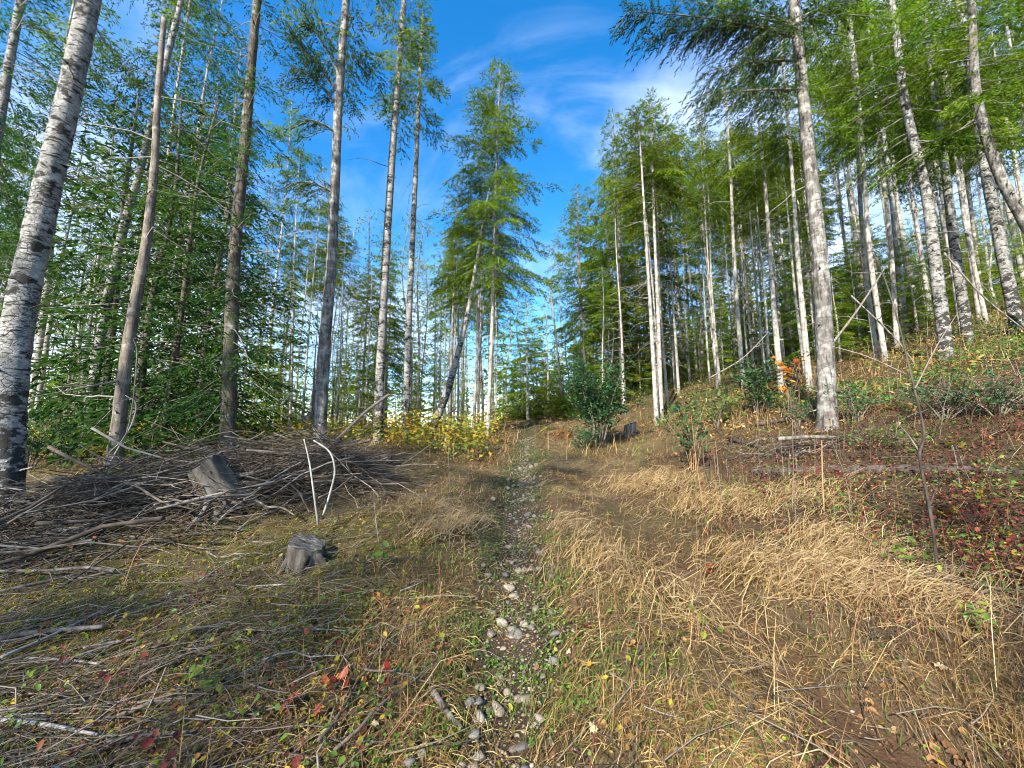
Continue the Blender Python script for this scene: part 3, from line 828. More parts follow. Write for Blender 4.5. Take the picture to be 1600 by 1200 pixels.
t14, b14, ax14, top14 = hero('fir_tree', 'big smooth grey fir trunk with an overhanging bough above the track', [(1294, 676), (1290, 560), (1281, 400), (1265, 250), (1246, 60)], 7.3, 0.385, 0.19, 15.5, M_FIRB, F_(z0=8.7, rmax=2.4, nb=43), M_FIR, 9, (3.5, 7.5), (0.4, 1.3), None, 16, 20, 0.05)
hero('alder_tree', 'stout white alder with black flecks on the bank, dead branches at its foot', [(1483, 580), (1460, 400), (1447, 300), (1413, 157), (1397, 33)], 9.5, 0.33, 0.14, 16, M_ALDER, F_(z0=5.6, rmax=2.6, nb=52), M_FIR, 8, (1.5, 6), (0.5, 1.5), None, 17)
hero('alder_tree', 'slightly slimmer alder beside the stout flecked alder on the bank', [(1522, 585), (1495, 410), (1477, 267), (1460, 143), (1446, 40)], 10.5, 0.29, 0.13, 18, M_ALDER, F_(z0=6.3, rmax=2.4, nb=49), M_FIR, 8, (1.5, 6), (0.5, 1.5), None, 18)
hero('alder_tree', 'pale alder near the picture edge with short black twig stubs all the way up', [(1597, 550), (1567, 400), (1537, 253), (1520, 133), (1497, 0)], 10.0, 0.33, 0.15, 18, M_ALDER, F_(z0=6.4, rmax=2.6, nb=49), M_FIR, 10, (1.2, 6), (0.3, 0.8), M_TWIG, 19)
hero('fir_tree', 'dark trunk leaning steeply in from the picture edge across pale alders', [(1680, 480), (1597, 343), (1553, 253), (1527, 143), (1520, 20)], 8.6, 0.30, 0.15, 14, M_FIRB, F_(z0=5.0, rmax=2.3, nb=49), M_FIR, 5, (2, 5), (0.5, 1.2), None, 20)
hero('alder_tree', 'sunlit narrow alder between the flecked alders and the edge tree', [(1540, 545), (1518, 400), (1497, 250), (1480, 130)], 13.5, 0.24, 0.10, 19, M_PALEB, F_(z0=7.0, rmax=2.1, nb=43), M_FIR, 8, (1.5, 6), (0.4, 1.2), None, 21)
hero('fir_tree', 'one of a pale twin pair on the bank, nearer the big grey trunk', [(1370, 560), (1350, 400), (1340, 230), (1334, 120)], 12.0, 0.20, 0.08, 16.5, M_PALEB, F_(z0=8.0, rmax=2.0, nb=49), M_FIR, 8, (1.5, 6), (0.4, 1.2), None, 22)
hero('fir_tree', 'one of a pale twin pair on the bank, the one with the darker foot', [(1383, 563), (1360, 400), (1350, 260), (1340, 140)], 11.5, 0.20, 0.09, 16, M_PALEB, F_(z0=7.6, rmax=2.0, nb=46), M_FIR, 8, (1.5, 6), (0.4, 1.2), None, 23)
hero('fir_tree', 'thin sunlit pole between the pale twins and the flecked alders', [(1404, 562), (1393, 400), (1378, 263), (1370, 160)], 12.6, 0.18, 0.08, 17, M_PALEB, F_(z0=7.5, rmax=2.0, nb=46), M_FIR, 6, (1.5, 6), (0.4, 1.2), None, 24)
hero('fir_tree', 'grey pole just behind the big smooth trunk, bare to half its height', [(1268, 632), (1256, 500), (1246, 400), (1236, 250)], 10.5, 0.20, 0.08, 14.5, M_PALEB, F_(z0=7.0, rmax=1.9, nb=46), M_FIR, 8, (2, 6), (0.4, 1.2), None, 25)
hero('fir_tree', 'pale pole beside the orange vine maple leaves', [(1222, 625), (1210, 480), (1203, 400), (1192, 260)], 11.4, 0.21, 0.08, 14.5, M_PALEB, F_(z0=7.0, rmax=2.0, nb=49), M_FIR, 8, (2, 6), (0.4, 1.2), None, 26)
hero('fir_tree', 'pale pole rising out of the broad-leaved bushes on the bank', [(1162, 610), (1152, 470), (1146, 380), (1140, 260)], 13.0, 0.21, 0.08, 15.0, M_PALEB, F_(z0=7.4, rmax=2.0, nb=49), M_FIR, 10, (2, 7), (0.4, 1.4), None, 27)
# the bough of the big fir that hangs out over the track
rngb = np.random.RandomState(77)
def bough(p0, p1, sag, seed):
    rng = np.random.RandomState(seed)
    a, b = np.array(p0), np.array(p1)
    t = np.linspace(0, 1, 14)[:, None]
    pts = a * (1 - t) + b * t + np.array([0, 0, 1.0]) * sag * np.sin(np.pi * t)
    bag = Bag()
    V, F4, F3 = tube(pts, np.linspace(0.035, 0.006, 14), 6)
    bag.add(V, F4, F3, 0.5, 1)
    L = np.linalg.norm(b - a)
    n = int(L / 0.024)
    for i in range(n):
        u = rng.uniform(0.05, 1.0) ** 0.9
        k = u * 13; i0 = min(int(k), 12); f = k - i0
        p = pts[i0] * (1 - f) + pts[i0 + 1] * f
        d = unit(pts[i0 + 1] - pts[i0]); sd = unit(np.cross(d, [0, 0, 1])) * rng.choice([-1, 1])
        ll = rng.uniform(0.3, 1.0) * (1.1 - 0.5 * u)
        dr = unit(d * rng.uniform(0.4, 1.0) + sd * rng.uniform(0.3, 1.0) + np.array([0, 0, rng.uniform(-0.9, 0.15)]))
        m = max(3, int(ll / 0.03))
        s = np.linspace(0.02, ll, m)
        q = p + dr * s[:, None]; q[:, 2] -= 0.35 * s ** 1.7
        V, F4, _ = tube(q[::max(1, m // 4)], 0.003, 3, cap=False)
        bag.add(V, F4, None, 0.5, 1)
        nr = unit(rng.normal(0, 1, (m, 3)) + [0, 0, 0.8])
        s2 = np.where(np.arange(m) % 2 == 0, 1, -1)[:, None]
        de = dr + np.cross(dr, nr) * s2 * rng.uniform(0.4, 1.1, (m, 1)) + [0, 0, -0.25]
        VV, FF = kites(q, de, rng.uniform(0.07, 0.13, m), rng.uniform(0.016, 0.024, m), nr, 0.1)
        bag.add(VV, None, FF, rep(np.clip(0.25 + rng.normal(0, 0.15, m), 0, 1), 4), 0)
    return bag
for k, (pa, pb, da, db, sg) in enumerate((((1248, 60), (975, 18), 7.3, 6.6, 0.15), ((1255, 140), (1090, 150), 7.3, 6.5, 0.05), ((1246, 40), (1060, 5), 7.3, 7.6, 0.2), ((1246, 30), (1340, 5), 7.3, 6.8, 0.1), ((1247, 50), (1005, 62), 7.3, 6.9, 0.2), ((1252, 95), (1105, 112), 7.3, 6.7, 0.1), ((1246, 45), (1120, 22), 7.3, 7.0, 0.1), ((1247, 48), (1180, 60), 7.3, 6.6, 0.1))):
    bb = bough(P(*pa, da) - b14, P(*pb, db) - b14, sg, 60 + k)
    obj('bough', bb.build('bough', [M_CEDAR, M_LIMB]), t14)

for k, (pa_, pb_, sg) in enumerate((((527, 165), (462, 105), 0.12), ((530, 150), (455, 60), 0.15), ((522, 205), (478, 185), 0.05), ((532, 120), (478, 30), 0.1), ((519, 300), (455, 285), 0.1))):
    bb = bough(P(*pa_, 8.4) - b6, P(*pb_, 7.9) - b6, sg, 160 + k)
    obj('bough', bb.build('bough', [M_CEDAR, M_LIMB]), t6)

# -- fill of the stands: positions by column and depth, heights so that the tops keep the skyline
placed = list(HERO_XY)
def free(x, y, gap):
    return all((x - a) ** 2 + (y - b) ** 2 > gap * gap for a, b in placed)
def off_track(x, y, w):
    c = 0.5 * (rut_l(y) + rut_r(y))
    return abs(x - c) > w or y > 23
def stand(n, px0, px1, d0, d1, t0, t1, kind, label, group, gap=1.0, name='fir_tree', hmin=6, hmax=26, track_w=3.2, dpow=1.0, fat=(0.9, 1.15)):
    k, tries = 0, 0
    while k < n and tries < n * 40:
        tries += 1
        px = rs.uniform(px0, px1)
        d = d0 + (d1 - d0) * rs.rand() ** dpow
        x = (px - 800) / F * d; y = d
        if not off_track(x, y, track_w) or not free(x, y, gap * (0.6 + d / 30)):
            continue
        T = rs.uniform(t0, t1)
        el = math.atan((600 - T) / F) + PITCH
        Hh = 1.6 + d * math.tan(el) - H(x, y)
        if not hmin < Hh < hmax:
            continue
        kd = kind if isinstance(kind, str) else kind[rs.randint(len(kind))]
        plant_tree(kd, x, y, Hh, label, group, name, fat=rs.uniform(*fat) * min(1.35, 1 + max(0, 12 - Hh) * 0.03))
        placed.append((x, y)); k += 1
    return k
n1 = stand(32, -250, 440, 12, 48, -120, 240, ['hemlock', 'hemlock', 'pole'], 'slender pale conifer crowded in the stand behind the alders and the brush pile', 'conifers in the stand behind the brush pile', 1.15, hmin=9, hmax=30)
stand(60, -150, 560, 18, 58, 250, 440, ['pole', 'pole', 'fir'], 'distant thin pale conifer pole beyond the yellow leaves', 'thin far poles beyond the yellow leaves', 1.0, hmin=6, hmax=22)
stand(16, 470, 700, 18, 46, 330, 430, ['fir', 'dense_fir', 'lacy'], 'sunlit green conifer seen between the alder trunks beyond the yellow leaves', 'green conifers beyond the yellow leaves', 1.2, hmin=7)
stand(20, 690, 785, 15, 40, 340, 470, ['pole', 'pole', 'lacy', 'fir'], 'pale pole conifer clustered behind the lone full-crowned fir', 'pole conifers behind the lone fir', 0.8, hmin=7, track_w=1.9)
stand(9, 868, 965, 17, 34, 270, 430, ['dense_fir', 'fir'], 'dark green fir at the bend where the track goes out of sight', 'firs at the bend of the track', 1.2, hmin=7, track_w=1.9)
stand(32, 960, 1130, 13.5, 38, 165, 310, ['fir', 'pole', 'pole', 'dense_fir'], 'bushy topped fir in the stand behind the two pale poles', 'firs behind the two pale poles', 1.1, hmin=8)
stand(46, 1110, 1310, 12.5, 40, 180, 340, ['fir', 'pole', 'pole', 'fir'], 'tall fir in the hillside stand behind the big grey trunk', 'firs on the hillside behind the big grey trunk', 1.15, hmin=8)
stand(66, 1290, 1900, 11.5, 40, -160, 170, ['fir', 'pole', 'pole', 'fir'], 'pale stemmed fir in the thick of the hillside above the red brambles', 'firs high on the hillside above the brambles', 1.15, hmin=8, hmax=28)
stand(26, 790, 965, 17, 34, 455, 570, 'young', 'yellow green young conifer clothed to the ground beside the end of the track', 'young conifers round the end of the track', 0.55, 'young_conifer', 2.2, 9, 1.8)
stand(30, 960, 1150, 19, 36, 420, 570, 'young', 'bright green young conifer under the firs behind the broad-leaved bushes', 'young conifers under the bank firs', 0.4, 'young_conifer', 1.6, 9)
stand(22, 480, 745, 15, 32, 440, 600, ['young', 'lacy', 'lacy'], 'light yellow green sapling conifer behind the yellow leaves', 'sapling conifers behind the yellow leaves', 0.6, 'young_conifer', 2.0, 9, 2.2)
stand(12, 60, 430, 8.5, 15, 500, 650, 'cedar', 'low dark cedar sapling growing behind the brush pile', 'cedar saplings behind the brush pile', 0.5, 'young_cedar', 1.0, 7)
stand(6, 130, 400, 8.5, 13, 120, 330, 'cedar', 'taller drooping dark cedar growing among the alders', 'drooping cedars among the alders', 0.7, 'young_cedar', 3.0, 11)
stand(40, 1080, 1850, 17, 34, 330, 520, ['young', 'young', 'young', 'lacy'], 'green understorey conifer half hidden among the hillside poles', 'understorey conifers on the hillside', 0.4, 'young_conifer', 1.6, 10)
stand(46, 1230, 1900, 13, 27, 300, 455, 'young', 'green understorey conifer half hidden among the hillside poles', 'understorey conifers on the hillside', 0.28, 'young_conifer', 1.6, 9)
stand(26, 60, 480, 16, 34, 430, 580, ['young', 'lacy', 'young'], 'light green sapling among the far poles', 'sapling conifers behind the yellow leaves', 0.4, 'young_conifer', 1.6, 9)
# each tree of a stand is told apart by the landmarks it stands between
MARKS = [(8, 'thickest alder'), (172, 'dead snag'), (357, 'mossy cedar'), (455, 'bushy-topped pole'), (500, 'grey bough fir'), (591, 'slender white alder'),
         (634, 'thinner grey alder'), (668, 'leaning trunk'), (762, 'lone fir'), (935, 'dense evergreen shrub'), (1030, 'two pale poles'), (1162, 'bush pole'),
         (1222, 'orange maple'), (1294, 'big grey trunk'), (1376, 'pale twins'), (1483, 'flecked alder'), (1597, 'edge alder')]
NOUN = {'conifers in the stand behind the brush pile': 'tall dark conifer', 'thin far poles beyond the yellow leaves': 'thin far pole', 'green conifers beyond the yellow leaves': 'green conifer',
        'pole conifers behind the lone fir': 'pale pole conifer', 'firs at the bend of the track': 'dark green fir', 'firs behind the two pale poles': 'bushy topped fir',
        'firs on the hillside behind the big grey trunk': 'tall hillside fir', 'firs high on the hillside above the brambles': 'pale upper fir', 'young conifers round the end of the track': 'yellow green young conifer',
        'young conifers under the bank firs': 'bright young conifer', 'sapling conifers behind the yellow leaves': 'light green sapling', 'cedar saplings behind the brush pile': 'low cedar sapling',
        'drooping cedars among the alders': 'drooping dark cedar', 'understorey conifers on the hillside': 'understorey conifer'}
gaps = {}
for t in STAND:
    d = t.location.y; px = 800 + F * t.location.x / (d * 0.995)
    i = sum(1 for m in MARKS if m[0] < px)
    gaps.setdefault((t['group'], i), []).append((d, t))
for (grp, i), ts in gaps.items():
    ts.sort(key=lambda q: q[0])
    where = 'outside the thickest alder' if i == 0 else 'outside the edge alder' if i == len(MARKS) else 'between %s and %s' % (MARKS[i - 1][1], MARKS[i][1])
    for k, (d, t) in enumerate(ts):
        if len(ts) == 1:
            t['label'] = 'single %s %s' % (NOUN[grp], where)
        elif k == 0:
            t['label'] = 'foremost %s %s' % (NOUN[grp], where)
        elif k == len(ts) - 1:
            t['label'] = 'rearmost %s %s' % (NOUN[grp], where)
        elif len(ts) == 3:
            t['label'] = 'middle %s %s' % (NOUN[grp], where)
        else:
            t['label'] = '%s crowded among others %s' % (NOUN[grp], where)
# trees that stand behind the photographer and shade the near ground
for (x, y, hh, kd) in ((-14.5, -20.5, 25, 'fir'), (-18.5, -22.0, 26, 'fir'), (-14.5, -9.5, 19, 'fir'), (-9.5, -21.5, 22, 'pole')):
    plant_tree(kd, x, y, hh, 'fir in the wood behind the photographer', 'firs behind the photographer')

# the wood that closes the view far off
def far_wood():
    bag = Bag(); rng = np.random.RandomState(5)
    for _ in range(520):
        d = rng.uniform(58, 120); px = rng.uniform(-900, 2500)
        x = (px - 800) / F * d
        hh = rng.uniform(8, 17); n = 70
        z = rng.uniform(0.15, 1, n) ** 0.8; r = (1.05 - z) * hh * 0.17 * rng.uniform(0.3, 1, n)
        a = rng.uniform(0, 6.28, n)
        g = H(x, d)
        p = np.stack([x + r * np.cos(a) * 0.3, d + r * np.sin(a) * 0.3, g + z * hh], -1)
        dr = np.stack([np.cos(a), np.sin(a), rng.uniform(-0.7, 0.1, n)], -1)
        V, F3 = kites(p, dr, r + 0.4, rng.uniform(0.3, 0.7, n), unit(rng.normal(0, 0.5, (n, 3)) + [0, 0, 1]), 0.2)
        bag.add(V, None, F3, rep(np.clip(rng.rand() * 0.5 + rng.normal(0.25, 0.15, n), 0, 1), 4), 0)
        V, F4, _ = tube(np.array([[x, d, g - 0.5], [x, d, g + hh * 0.9]]), [0.12, 0.03], 4, cap=False)
        bag.add(V, F4, None, 0.5, 1)
    return bag.build('far_wood', [M_FIR, M_PALEB])
tag(obj('far_forest', far_wood()), kind='stuff')

# ------------------------------------------------------------------ ground cover
def scatter(n, dmin, dmax, px0=-350, px1=1950, rng=rs):
    d = np.exp(rng.uniform(np.log(dmin), np.log(dmax), n))
    x = (rng.uniform(px0, px1, n) - 800) / F * d
    return x, d
def keep(x, y, w, rng=rs):
    k = rng.rand(len(x)) < w
    return x[k], y[k]
def ground_tilt(x, y, e=0.15):
    return (height(x + e, y) - height(x - e, y)) / (2 * e), (height(x, y + e) - height(x, y - e)) / (2 * e)
def blades(x, y, L, W, az, lean, rnd, sink=0.01, flat=0.0):
    """grass blades of two bent segments"""
    n = len(x)
    z = height(x, y) - sink
    sx, sy = ground_tilt(x, y)
    dx, dy = np.cos(az), np.sin(az)
    V = np.zeros((n, 6, 3))
    wx, wy = -dy, dx
    slope = sx * dx + sy * dy
    for k, t in enumerate((0.0, 0.5, 1.0)):
        out = L * np.sin(lean * (0.55 + 0.45 * t)) * t
        up = L * np.cos(np.minimum(lean * (0.45 + 0.75 * t), 1.75)) * t
        up = np.maximum(up, 0.012 * t) + slope * out
        w = W * (1.0, 0.8, 0.12)[k] * 0.5
        for j, sg in enumerate((-1, 1)):
            V[:, k * 2 + j, 0] = x + dx * out + sg * wx * w
            V[:, k * 2 + j, 1] = y + dy * out + sg * wy * w
            V[:, k * 2 + j, 2] = z + up + sg * w * 0.5
    b = np.arange(n)[:, None] * 6
    F4 = np.concatenate([b + np.array([[0, 1, 3, 2]]), b + np.array([[2, 3, 5, 4]])])
    return V.reshape(-1, 3), F4, rep(np.clip(rnd, 0, 1), 6)
def grass_obj(name, x, y, L, W, az, lean, rnd, mat):
    V, F4, r = blades(x, y, L, W, az, lean, rnd)
    return tag(obj(name, mesh(name, V, F4, None, [mat], r)), kind='stuff')
# dry grass: the ridge between the tracks, both verges, the flattened hay by the right track
x, y = scatter(270000, 1.3, 20)
z = zones(x, y)
mid = np.exp(-((x - 0.5 * (rut_l(y) + rut_r(y))) / 0.42) ** 2)
clump = sstep(0.44, 0.60, fbm(x * 2.2 + 11, y * 2.2 + 31, 3))
rside = sstep(0.15, 0.5, x - rut_r(y)) * (1 - 0.75 * sstep(3.0, 4.4, x + 1.5 * (z['n2'] - 0.5) - 0.15 * (y - 3)))
lv = z['verge'] * (1 - z['moss'] * 0.75) * (1 - sstep(1.2, 3.2, rut_l(y) - x) * 0.65)
w = np.clip(0.62 * mid * (0.15 + clump) + 0.95 * rside * (0.35 + 0.8 * clump) + 0.8 * lv * (0.2 + clump), 0, 1)
w = w * (1 - 0.96 * np.clip(z['rl'] * 1.3, 0, 1)) * (1 - 0.88 * np.clip(z['rr'] * 1.2, 0, 1) * (1 - sstep(2.6, 5, y) * 0.8)) * (1 - z['vine'] * 0.42) * (1 - np.clip(z['pile'] * 1.5, 0, 1) * 0.9) * (1 - z['forest'] * 0.85) * (1 - z['hill'] * 0.7)
x, y = keep(x, y, w)
n = len(x)
gfl = fbm(x * 0.7 + 3, y * 0.7 + 2, 3)
az = 6.28 * fbm(x * 0.9 + 90, y * 0.9 + 33, 2) * 2 + rs.normal(0, 1.3, n)
L = (0.06 + 0.20 * rs.rand(n) ** 1.8) * (0.6 + 0.6 * gfl) * (1 + 0.02 * y)
lean = np.clip(rs.normal(0.95, 0.45, n) + 0.5 * (gfl > 0.52), 0.05, 1.7)
grass_obj('dry_grass', x, y, L, rs.uniform(0.0016, 0.0036, n) * (1 + 0.14 * y), az, lean, 0.42 + 0.45 * (gfl - 0.5) * 2 + rs.normal(0, 0.26, n), M_STRAW)
# tall bleached stalks, sparse, standing and leaning over the short grass
x, y = scatter(7000, 1.5, 11)
z = zones(x, y)
mid = np.exp(-((x - 0.5 * (rut_l(y) + rut_r(y)) - 0.1) / 0.5) ** 2)
w = np.clip(0.55 * mid + 0.75 * sstep(0.1, 0.4, x - rut_r(y)) + 0.45 * z['verge'] * (1 - z['moss']), 0, 1) * sstep(0.42, 0.6, fbm(x * 1.6, y * 1.6 + 50, 2)) * (1 - np.clip(z['rl'] * 1.4, 0, 1)) * (1 - z['pile'])
x, y = keep(x, y, w); n = len(x)
grass_obj('tall_dry_grass', x, y, rs.uniform(0.2, 0.62, n), rs.uniform(0.0022, 0.0038, n) * (1 + 0.05 * y), rs.uniform(0, 6.28, n), np.clip(rs.normal(0.8, 0.4, n), 0.05, 1.5), rs.normal(0.6, 0.22, n), M_STRAW)
# hay laid flat in sheaves over the right track
bx, by, baz = [], [], []
for (px, py, sx_, a0, m) in ((1230, 895, 0.32, 0.15, 1500), (1320, 860, 0.3, 0.3, 900), (1120, 790, 0.35, 0.5, 1200), (1010, 760, 0.4, 0.6, 1100), (1420, 930, 0.35, -0.1, 900), (660, 800, 0.28, 2.4, 700), (690, 830, 0.25, 0.9, 500), (1250, 780, 0.35, 0.2, 700), (930, 880, 0.3, 1.2, 300), (1060, 950, 0.25, 1.7, 350)):
    c = ground_at(px, py)
    bx.append(rs.normal(c[0], sx_, m)); by.append(rs.normal(c[1], sx_ * 0.8, m)); baz.append(rs.normal(a0 + 3.14 * (rs.rand(m) < 0.4), 0.7, m))
x, y, az = map(np.concatenate, (bx, by, baz)); n = len(x)
V, F4, r = blades(x, y, rs.uniform(0.12, 0.42, n), rs.uniform(0.0022, 0.0045, n) * (1 + 0.10 * y), az, np.clip(rs.normal(1.36, 0.15, n), 0.7, 1.6), rs.normal(0.62, 0.2, n), sink=-0.02)
V[:, 2] += rep(rs.uniform(0, 0.05, n), 6)
tag(obj('flattened_grass', mesh('flattened_grass', V, F4, None, [M_STRAW], r)), kind='stuff')
# broken straw and needles lying flat over everything
x, y = scatter(210000, 1.3, 14)
z = zones(x, y)
x, y = keep(x, y, np.clip(0.75 - 0.5 * z['rl'] - 0.15 * z['rr'] * (1 - sstep(3.2, 4.6, y)) - 0.4 * z['moss'] - 0.4 * z['pile'] - 0.35 * z['vine'], 0.05, 1) * sstep(0.30, 0.6, fbm(x * 3 + 13, y * 3 + 5, 3))); n = len(x)
V, F4, r = blades(x, y, rs.uniform(0.03, 0.14, n) * (1 + 0.06 * y), rs.uniform(0.0016, 0.0036, n) * (1 + 0.14 * y), rs.uniform(0, 6.28, n), rs.uniform(1.3, 1.57, n), rs.beta(1.5, 2.4, n), sink=-0.006)
V[:, 2] += rep(rs.uniform(0, 0.012, n) + 0.016 * np.clip(np.exp(-((x - rut_l(y)) / 0.2) ** 2) + np.exp(-((x - rut_r(y)) / 0.2) ** 2), 0, 1), 6)
tag(obj('straw_litter', mesh('straw_litter', V, F4, None, [M_STRAW], r)), kind='stuff')
# fresh green grass and low weeds along the left rut
x, y = scatter(110000, 1.3, 18)
z = zones(x, y)
cl = sstep(0.44, 0.60, fbm(x * 2.7 + 60, y * 2.7 + 20, 3))
edge = np.exp(-((np.abs(x - rut_l(y)) - 0.22) / 0.25) ** 2)
w = np.clip((0.75 * edge + 0.16 * z['verge'] + 0.35 * np.exp(-((x - 0.6) / 0.5) ** 2) + 0.2 * sstep(1.6, 4, x) + 0.18 * sstep(6, 9, y) * edge + 0.10) * cl, 0, 1) * (1 - z['pile']) * (1 - 0.5 * z['rr'])
x, y = keep(x, y, w); n = len(x)
grass_obj('green_grass', x, y, rs.uniform(0.03, 0.11, n) * (1 + 0.03 * y), rs.uniform(0.003, 0.006, n) * (1 + 0.12 * y), rs.uniform(0, 6.28, n), np.clip(rs.normal(0.6, 0.4, n), 0, 1.5), rs.normal(0.5, 0.22, n), M_GRASS)
def flat_leaves(x, y, size, lift, rnd, tilt=0.5, aspect=0.7, fold=0.15, full=False):
    n = len(x)
    z = height(x, y) + lift
    sx, sy = ground_tilt(x, y)
    nr = unit(np.stack([-sx, -sy, np.ones(n)], -1) + rs.normal(0, tilt, (n, 3)))
    a = rs.uniform(0, 6.28, n)
    d = np.stack([np.cos(a), np.sin(a), rs.normal(0, tilt * 0.6, n)], -1)
    d = unit(d - nr * (d * nr).sum(1, keepdims=True))
    if full:
        V, F3 = leaf6(np.stack([x, y, z], -1) - d * size[:, None] * 0.5, d, size, size * aspect * rs.uniform(0.7, 1.25, n), nr, fold, 0.25)
        return V, F3, rep(np.clip(rnd, 0, 1), 7)
    V, F3 = kites(np.stack([x, y, z], -1) - d * size[:, None] * 0.5, d, size, size * aspect, nr, fold, 0.45)
    return V, F3, rep(np.clip(rnd, 0, 1), 4)
def leaves_obj(name, x, y, size, lift, rnd, mat, tilt=0.5, aspect=0.7, fold=0.15, full=False):
    V, F3, r = flat_leaves(x, y, size, lift, rnd, tilt, aspect, fold, full)
    return tag(obj(name, mesh(name, V, None, F3, [mat], r)), kind='stuff')
x, y = scatter(150000, 1.3, 12)
z = zones(x, y)
cl = sstep(0.47, 0.58, fbm(x * 3.3 + 6, y * 3.3 + 2, 3))
edge = np.exp(-((np.abs(x - rut_l(y)) - 0.16) / 0.24) ** 2)
w = np.clip((0.85 * edge + 0.12 * z['verge'] * (1 - z['moss']) + 0.20 * np.exp(-((x - 0.6) / 0.5) ** 2) + 0.07) * cl + 0.10 * edge, 0, 1) * (1 - z['pile']) * (1 - 0.6 * z['rr'])
x, y = keep(x, y, w); n = len(x)
leaves_obj('low_weeds', x, y, rs.uniform(0.010, 0.028, n) * (1 + 0.06 * y), rs.uniform(0.004, 0.035, n), rs.normal(0.5, 0.24, n), M_CLOVER, 0.45, 0.75)
# moss over the old brush ground on the left
x, y = scatter(130000, 1.3, 6.5, -700, 800)
z = zones(x, y)
x, y = keep(x, y, np.clip(z['moss'] * 1.05, 0, 1) * (0.35 + 0.65 * sstep(0.42, 0.56, fbm(x * 2.5, y * 2.5 + 8, 3)))); n = len(x)
grass_obj('moss', x, y, rs.uniform(0.012, 0.04, n), rs.uniform(0.006, 0.013, n), rs.uniform(0, 6.28, n), rs.uniform(0.2, 1.1, n), 0.45 + 0.9 * (fbm(x * 1.8, y * 1.8 + 3, 2) - 0.5) + rs.normal(0, 0.2, n), M_MOSS)
# red brambles over the right bank, a few on the left
x, y = scatter(130000, 1.5, 10)
z = zones(x, y)
cl = sstep(0.38, 0.60, fbm(x * 1.9 + 9, y * 1.9 + 77, 3))
w = np.clip(z['vine'] * (0.12 + 0.85 * cl) + 0.03 * z['verge'] * (1 - z['pile']) * cl * (y < 6), 0, 1) * (1 - 0.7 * np.clip(z['rr'], 0, 1))
x, y = keep(x, y, w); n = len(x)
leaves_obj('bramble_leaves', x, y, rs.uniform(0.014, 0.048, n), 0.015 + 0.34 * rs.rand(n) ** 1.5 * sstep(0.3, 0.7, fbm(x * 1.9 + 5, y * 1.9, 3)) + 0.04 * rs.rand(n), np.clip(0.46 + 0.6 * (fbm(x * 1.1 + 4, y * 1.1, 2) - 0.5) + rs.normal(0, 0.24, n) + 0.15 * (y < 3.2), 0, 1), M_VINE, 0.85, 0.66, 0.3, True)
x, y = scatter(42000, 1.5, 9)
z = zones(x, y)
x, y = keep(x, y, np.clip(z['vine'] * 0.85 * sstep(0.44, 0.58, fbm(x * 1.4 + 33, y * 1.4, 2)) + 0.02 * z['verge'], 0, 1)); n = len(x)
leaves_obj('green_bramble_leaves', x, y, rs.uniform(0.015, 0.045, n), 0.02 + 0.18 * rs.rand(n), rs.normal(0.55, 0.25, n), M_LIME, 0.6, 0.66, 0.25, True)
# leaf litter everywhere
x, y = scatter(60000, 1.3, 16)
z = zones(x, y)
x, y = keep(x, y, np.clip(0.32 + 0.3 * z['vine'] + 0.25 * z['verge'] - 0.25 * z['rl'], 0, 1) * sstep(0.38, 0.6, fbm(x * 2 + 1, y * 2 + 44, 3))); n = len(x)
leaves_obj('leaf_litter', x, y, rs.uniform(0.012, 0.045, n) * (1 + 0.03 * y), rs.uniform(0.003, 0.03, n), rs.beta(1.6, 2.2, n), M_LITTER, 0.4, 0.75, 0.25, True)
# thimbleberry and bracken, yellow, beyond the brush pile and round the end of the track
x, y = scatter(76000, 7.4, 34, -500, 960)
z = zones(x, y)
w = z['yellow'] * (0.25 + 0.85 * sstep(0.40, 0.58, fbm(x * 0.8 + 5, y * 0.8, 3)))
x, y = keep(x, y, np.clip(w, 0, 1)); n = len(x)
hgt = 0.10 + 0.85 * rs.rand(n) * (0.35 + 0.9 * fbm(x * 0.9, y * 0.9 + 9, 2))
leaves_obj('yellow_undergrowth_leaves', x, y, rs.uniform(0.05, 0.13, n), hgt, np.clip(0.06 + rs.beta(2.0, 2.0, n) + 0.35 * (fbm(x * 0.7 + 2, y * 0.7 + 50, 2) - 0.5), 0, 1), M_YELLOW, 0.4, 0.85, 0.12)
x, y = scatter(60000, 6.0, 30)
z = zones(x, y)
w = np.clip((0.55 * z['hill'] * (0.3 + sstep(0.42, 0.6, fbm(x * 0.6 + 8, y * 0.6 + 4, 3))) + 0.5 * np.exp(-((np.abs(x - 0.5 * (rut_l(y) + rut_r(y))) - 1.6) / 0.8) ** 2) * sstep(9, 13, y)) * 0.8, 0, 1)
x, y = keep(x, y, w); n = len(x)
leaves_obj('rusty_undergrowth_leaves', x, y, rs.uniform(0.05, 0.16, n), 0.03 + 0.4 * rs.rand(n) ** 1.4, rs.beta(2, 2, n), M_BRACKEN, 0.5, 0.35, 0.12)
x, y = scatter(120000, 6.0, 30)
z = zones(x, y)
w = np.clip(1.1 * z['hill'] * sstep(0.40, 0.56, fbm(x * 0.55 + 30, y * 0.55 + 14, 3)) + 0.25 * z['yellow'] * sstep(0.5, 0.6, fbm(x * 0.9, y * 0.9 + 66, 2)), 0, 1)
x, y = keep(x, y, w); n = len(x)
leaves_obj('green_undergrowth_leaves', x, y, rs.uniform(0.04, 0.10, n), 0.03 + 0.55 * rs.rand(n) ** 1.2 * fbm(x * 0.7 + 9, y * 0.7, 2) * 1.3, rs.normal(0.45, 0.25, n), M_LIME, 0.45, 0.6, 0.12)
x, y = scatter(26000, 8, 34)
z = zones(x, y)
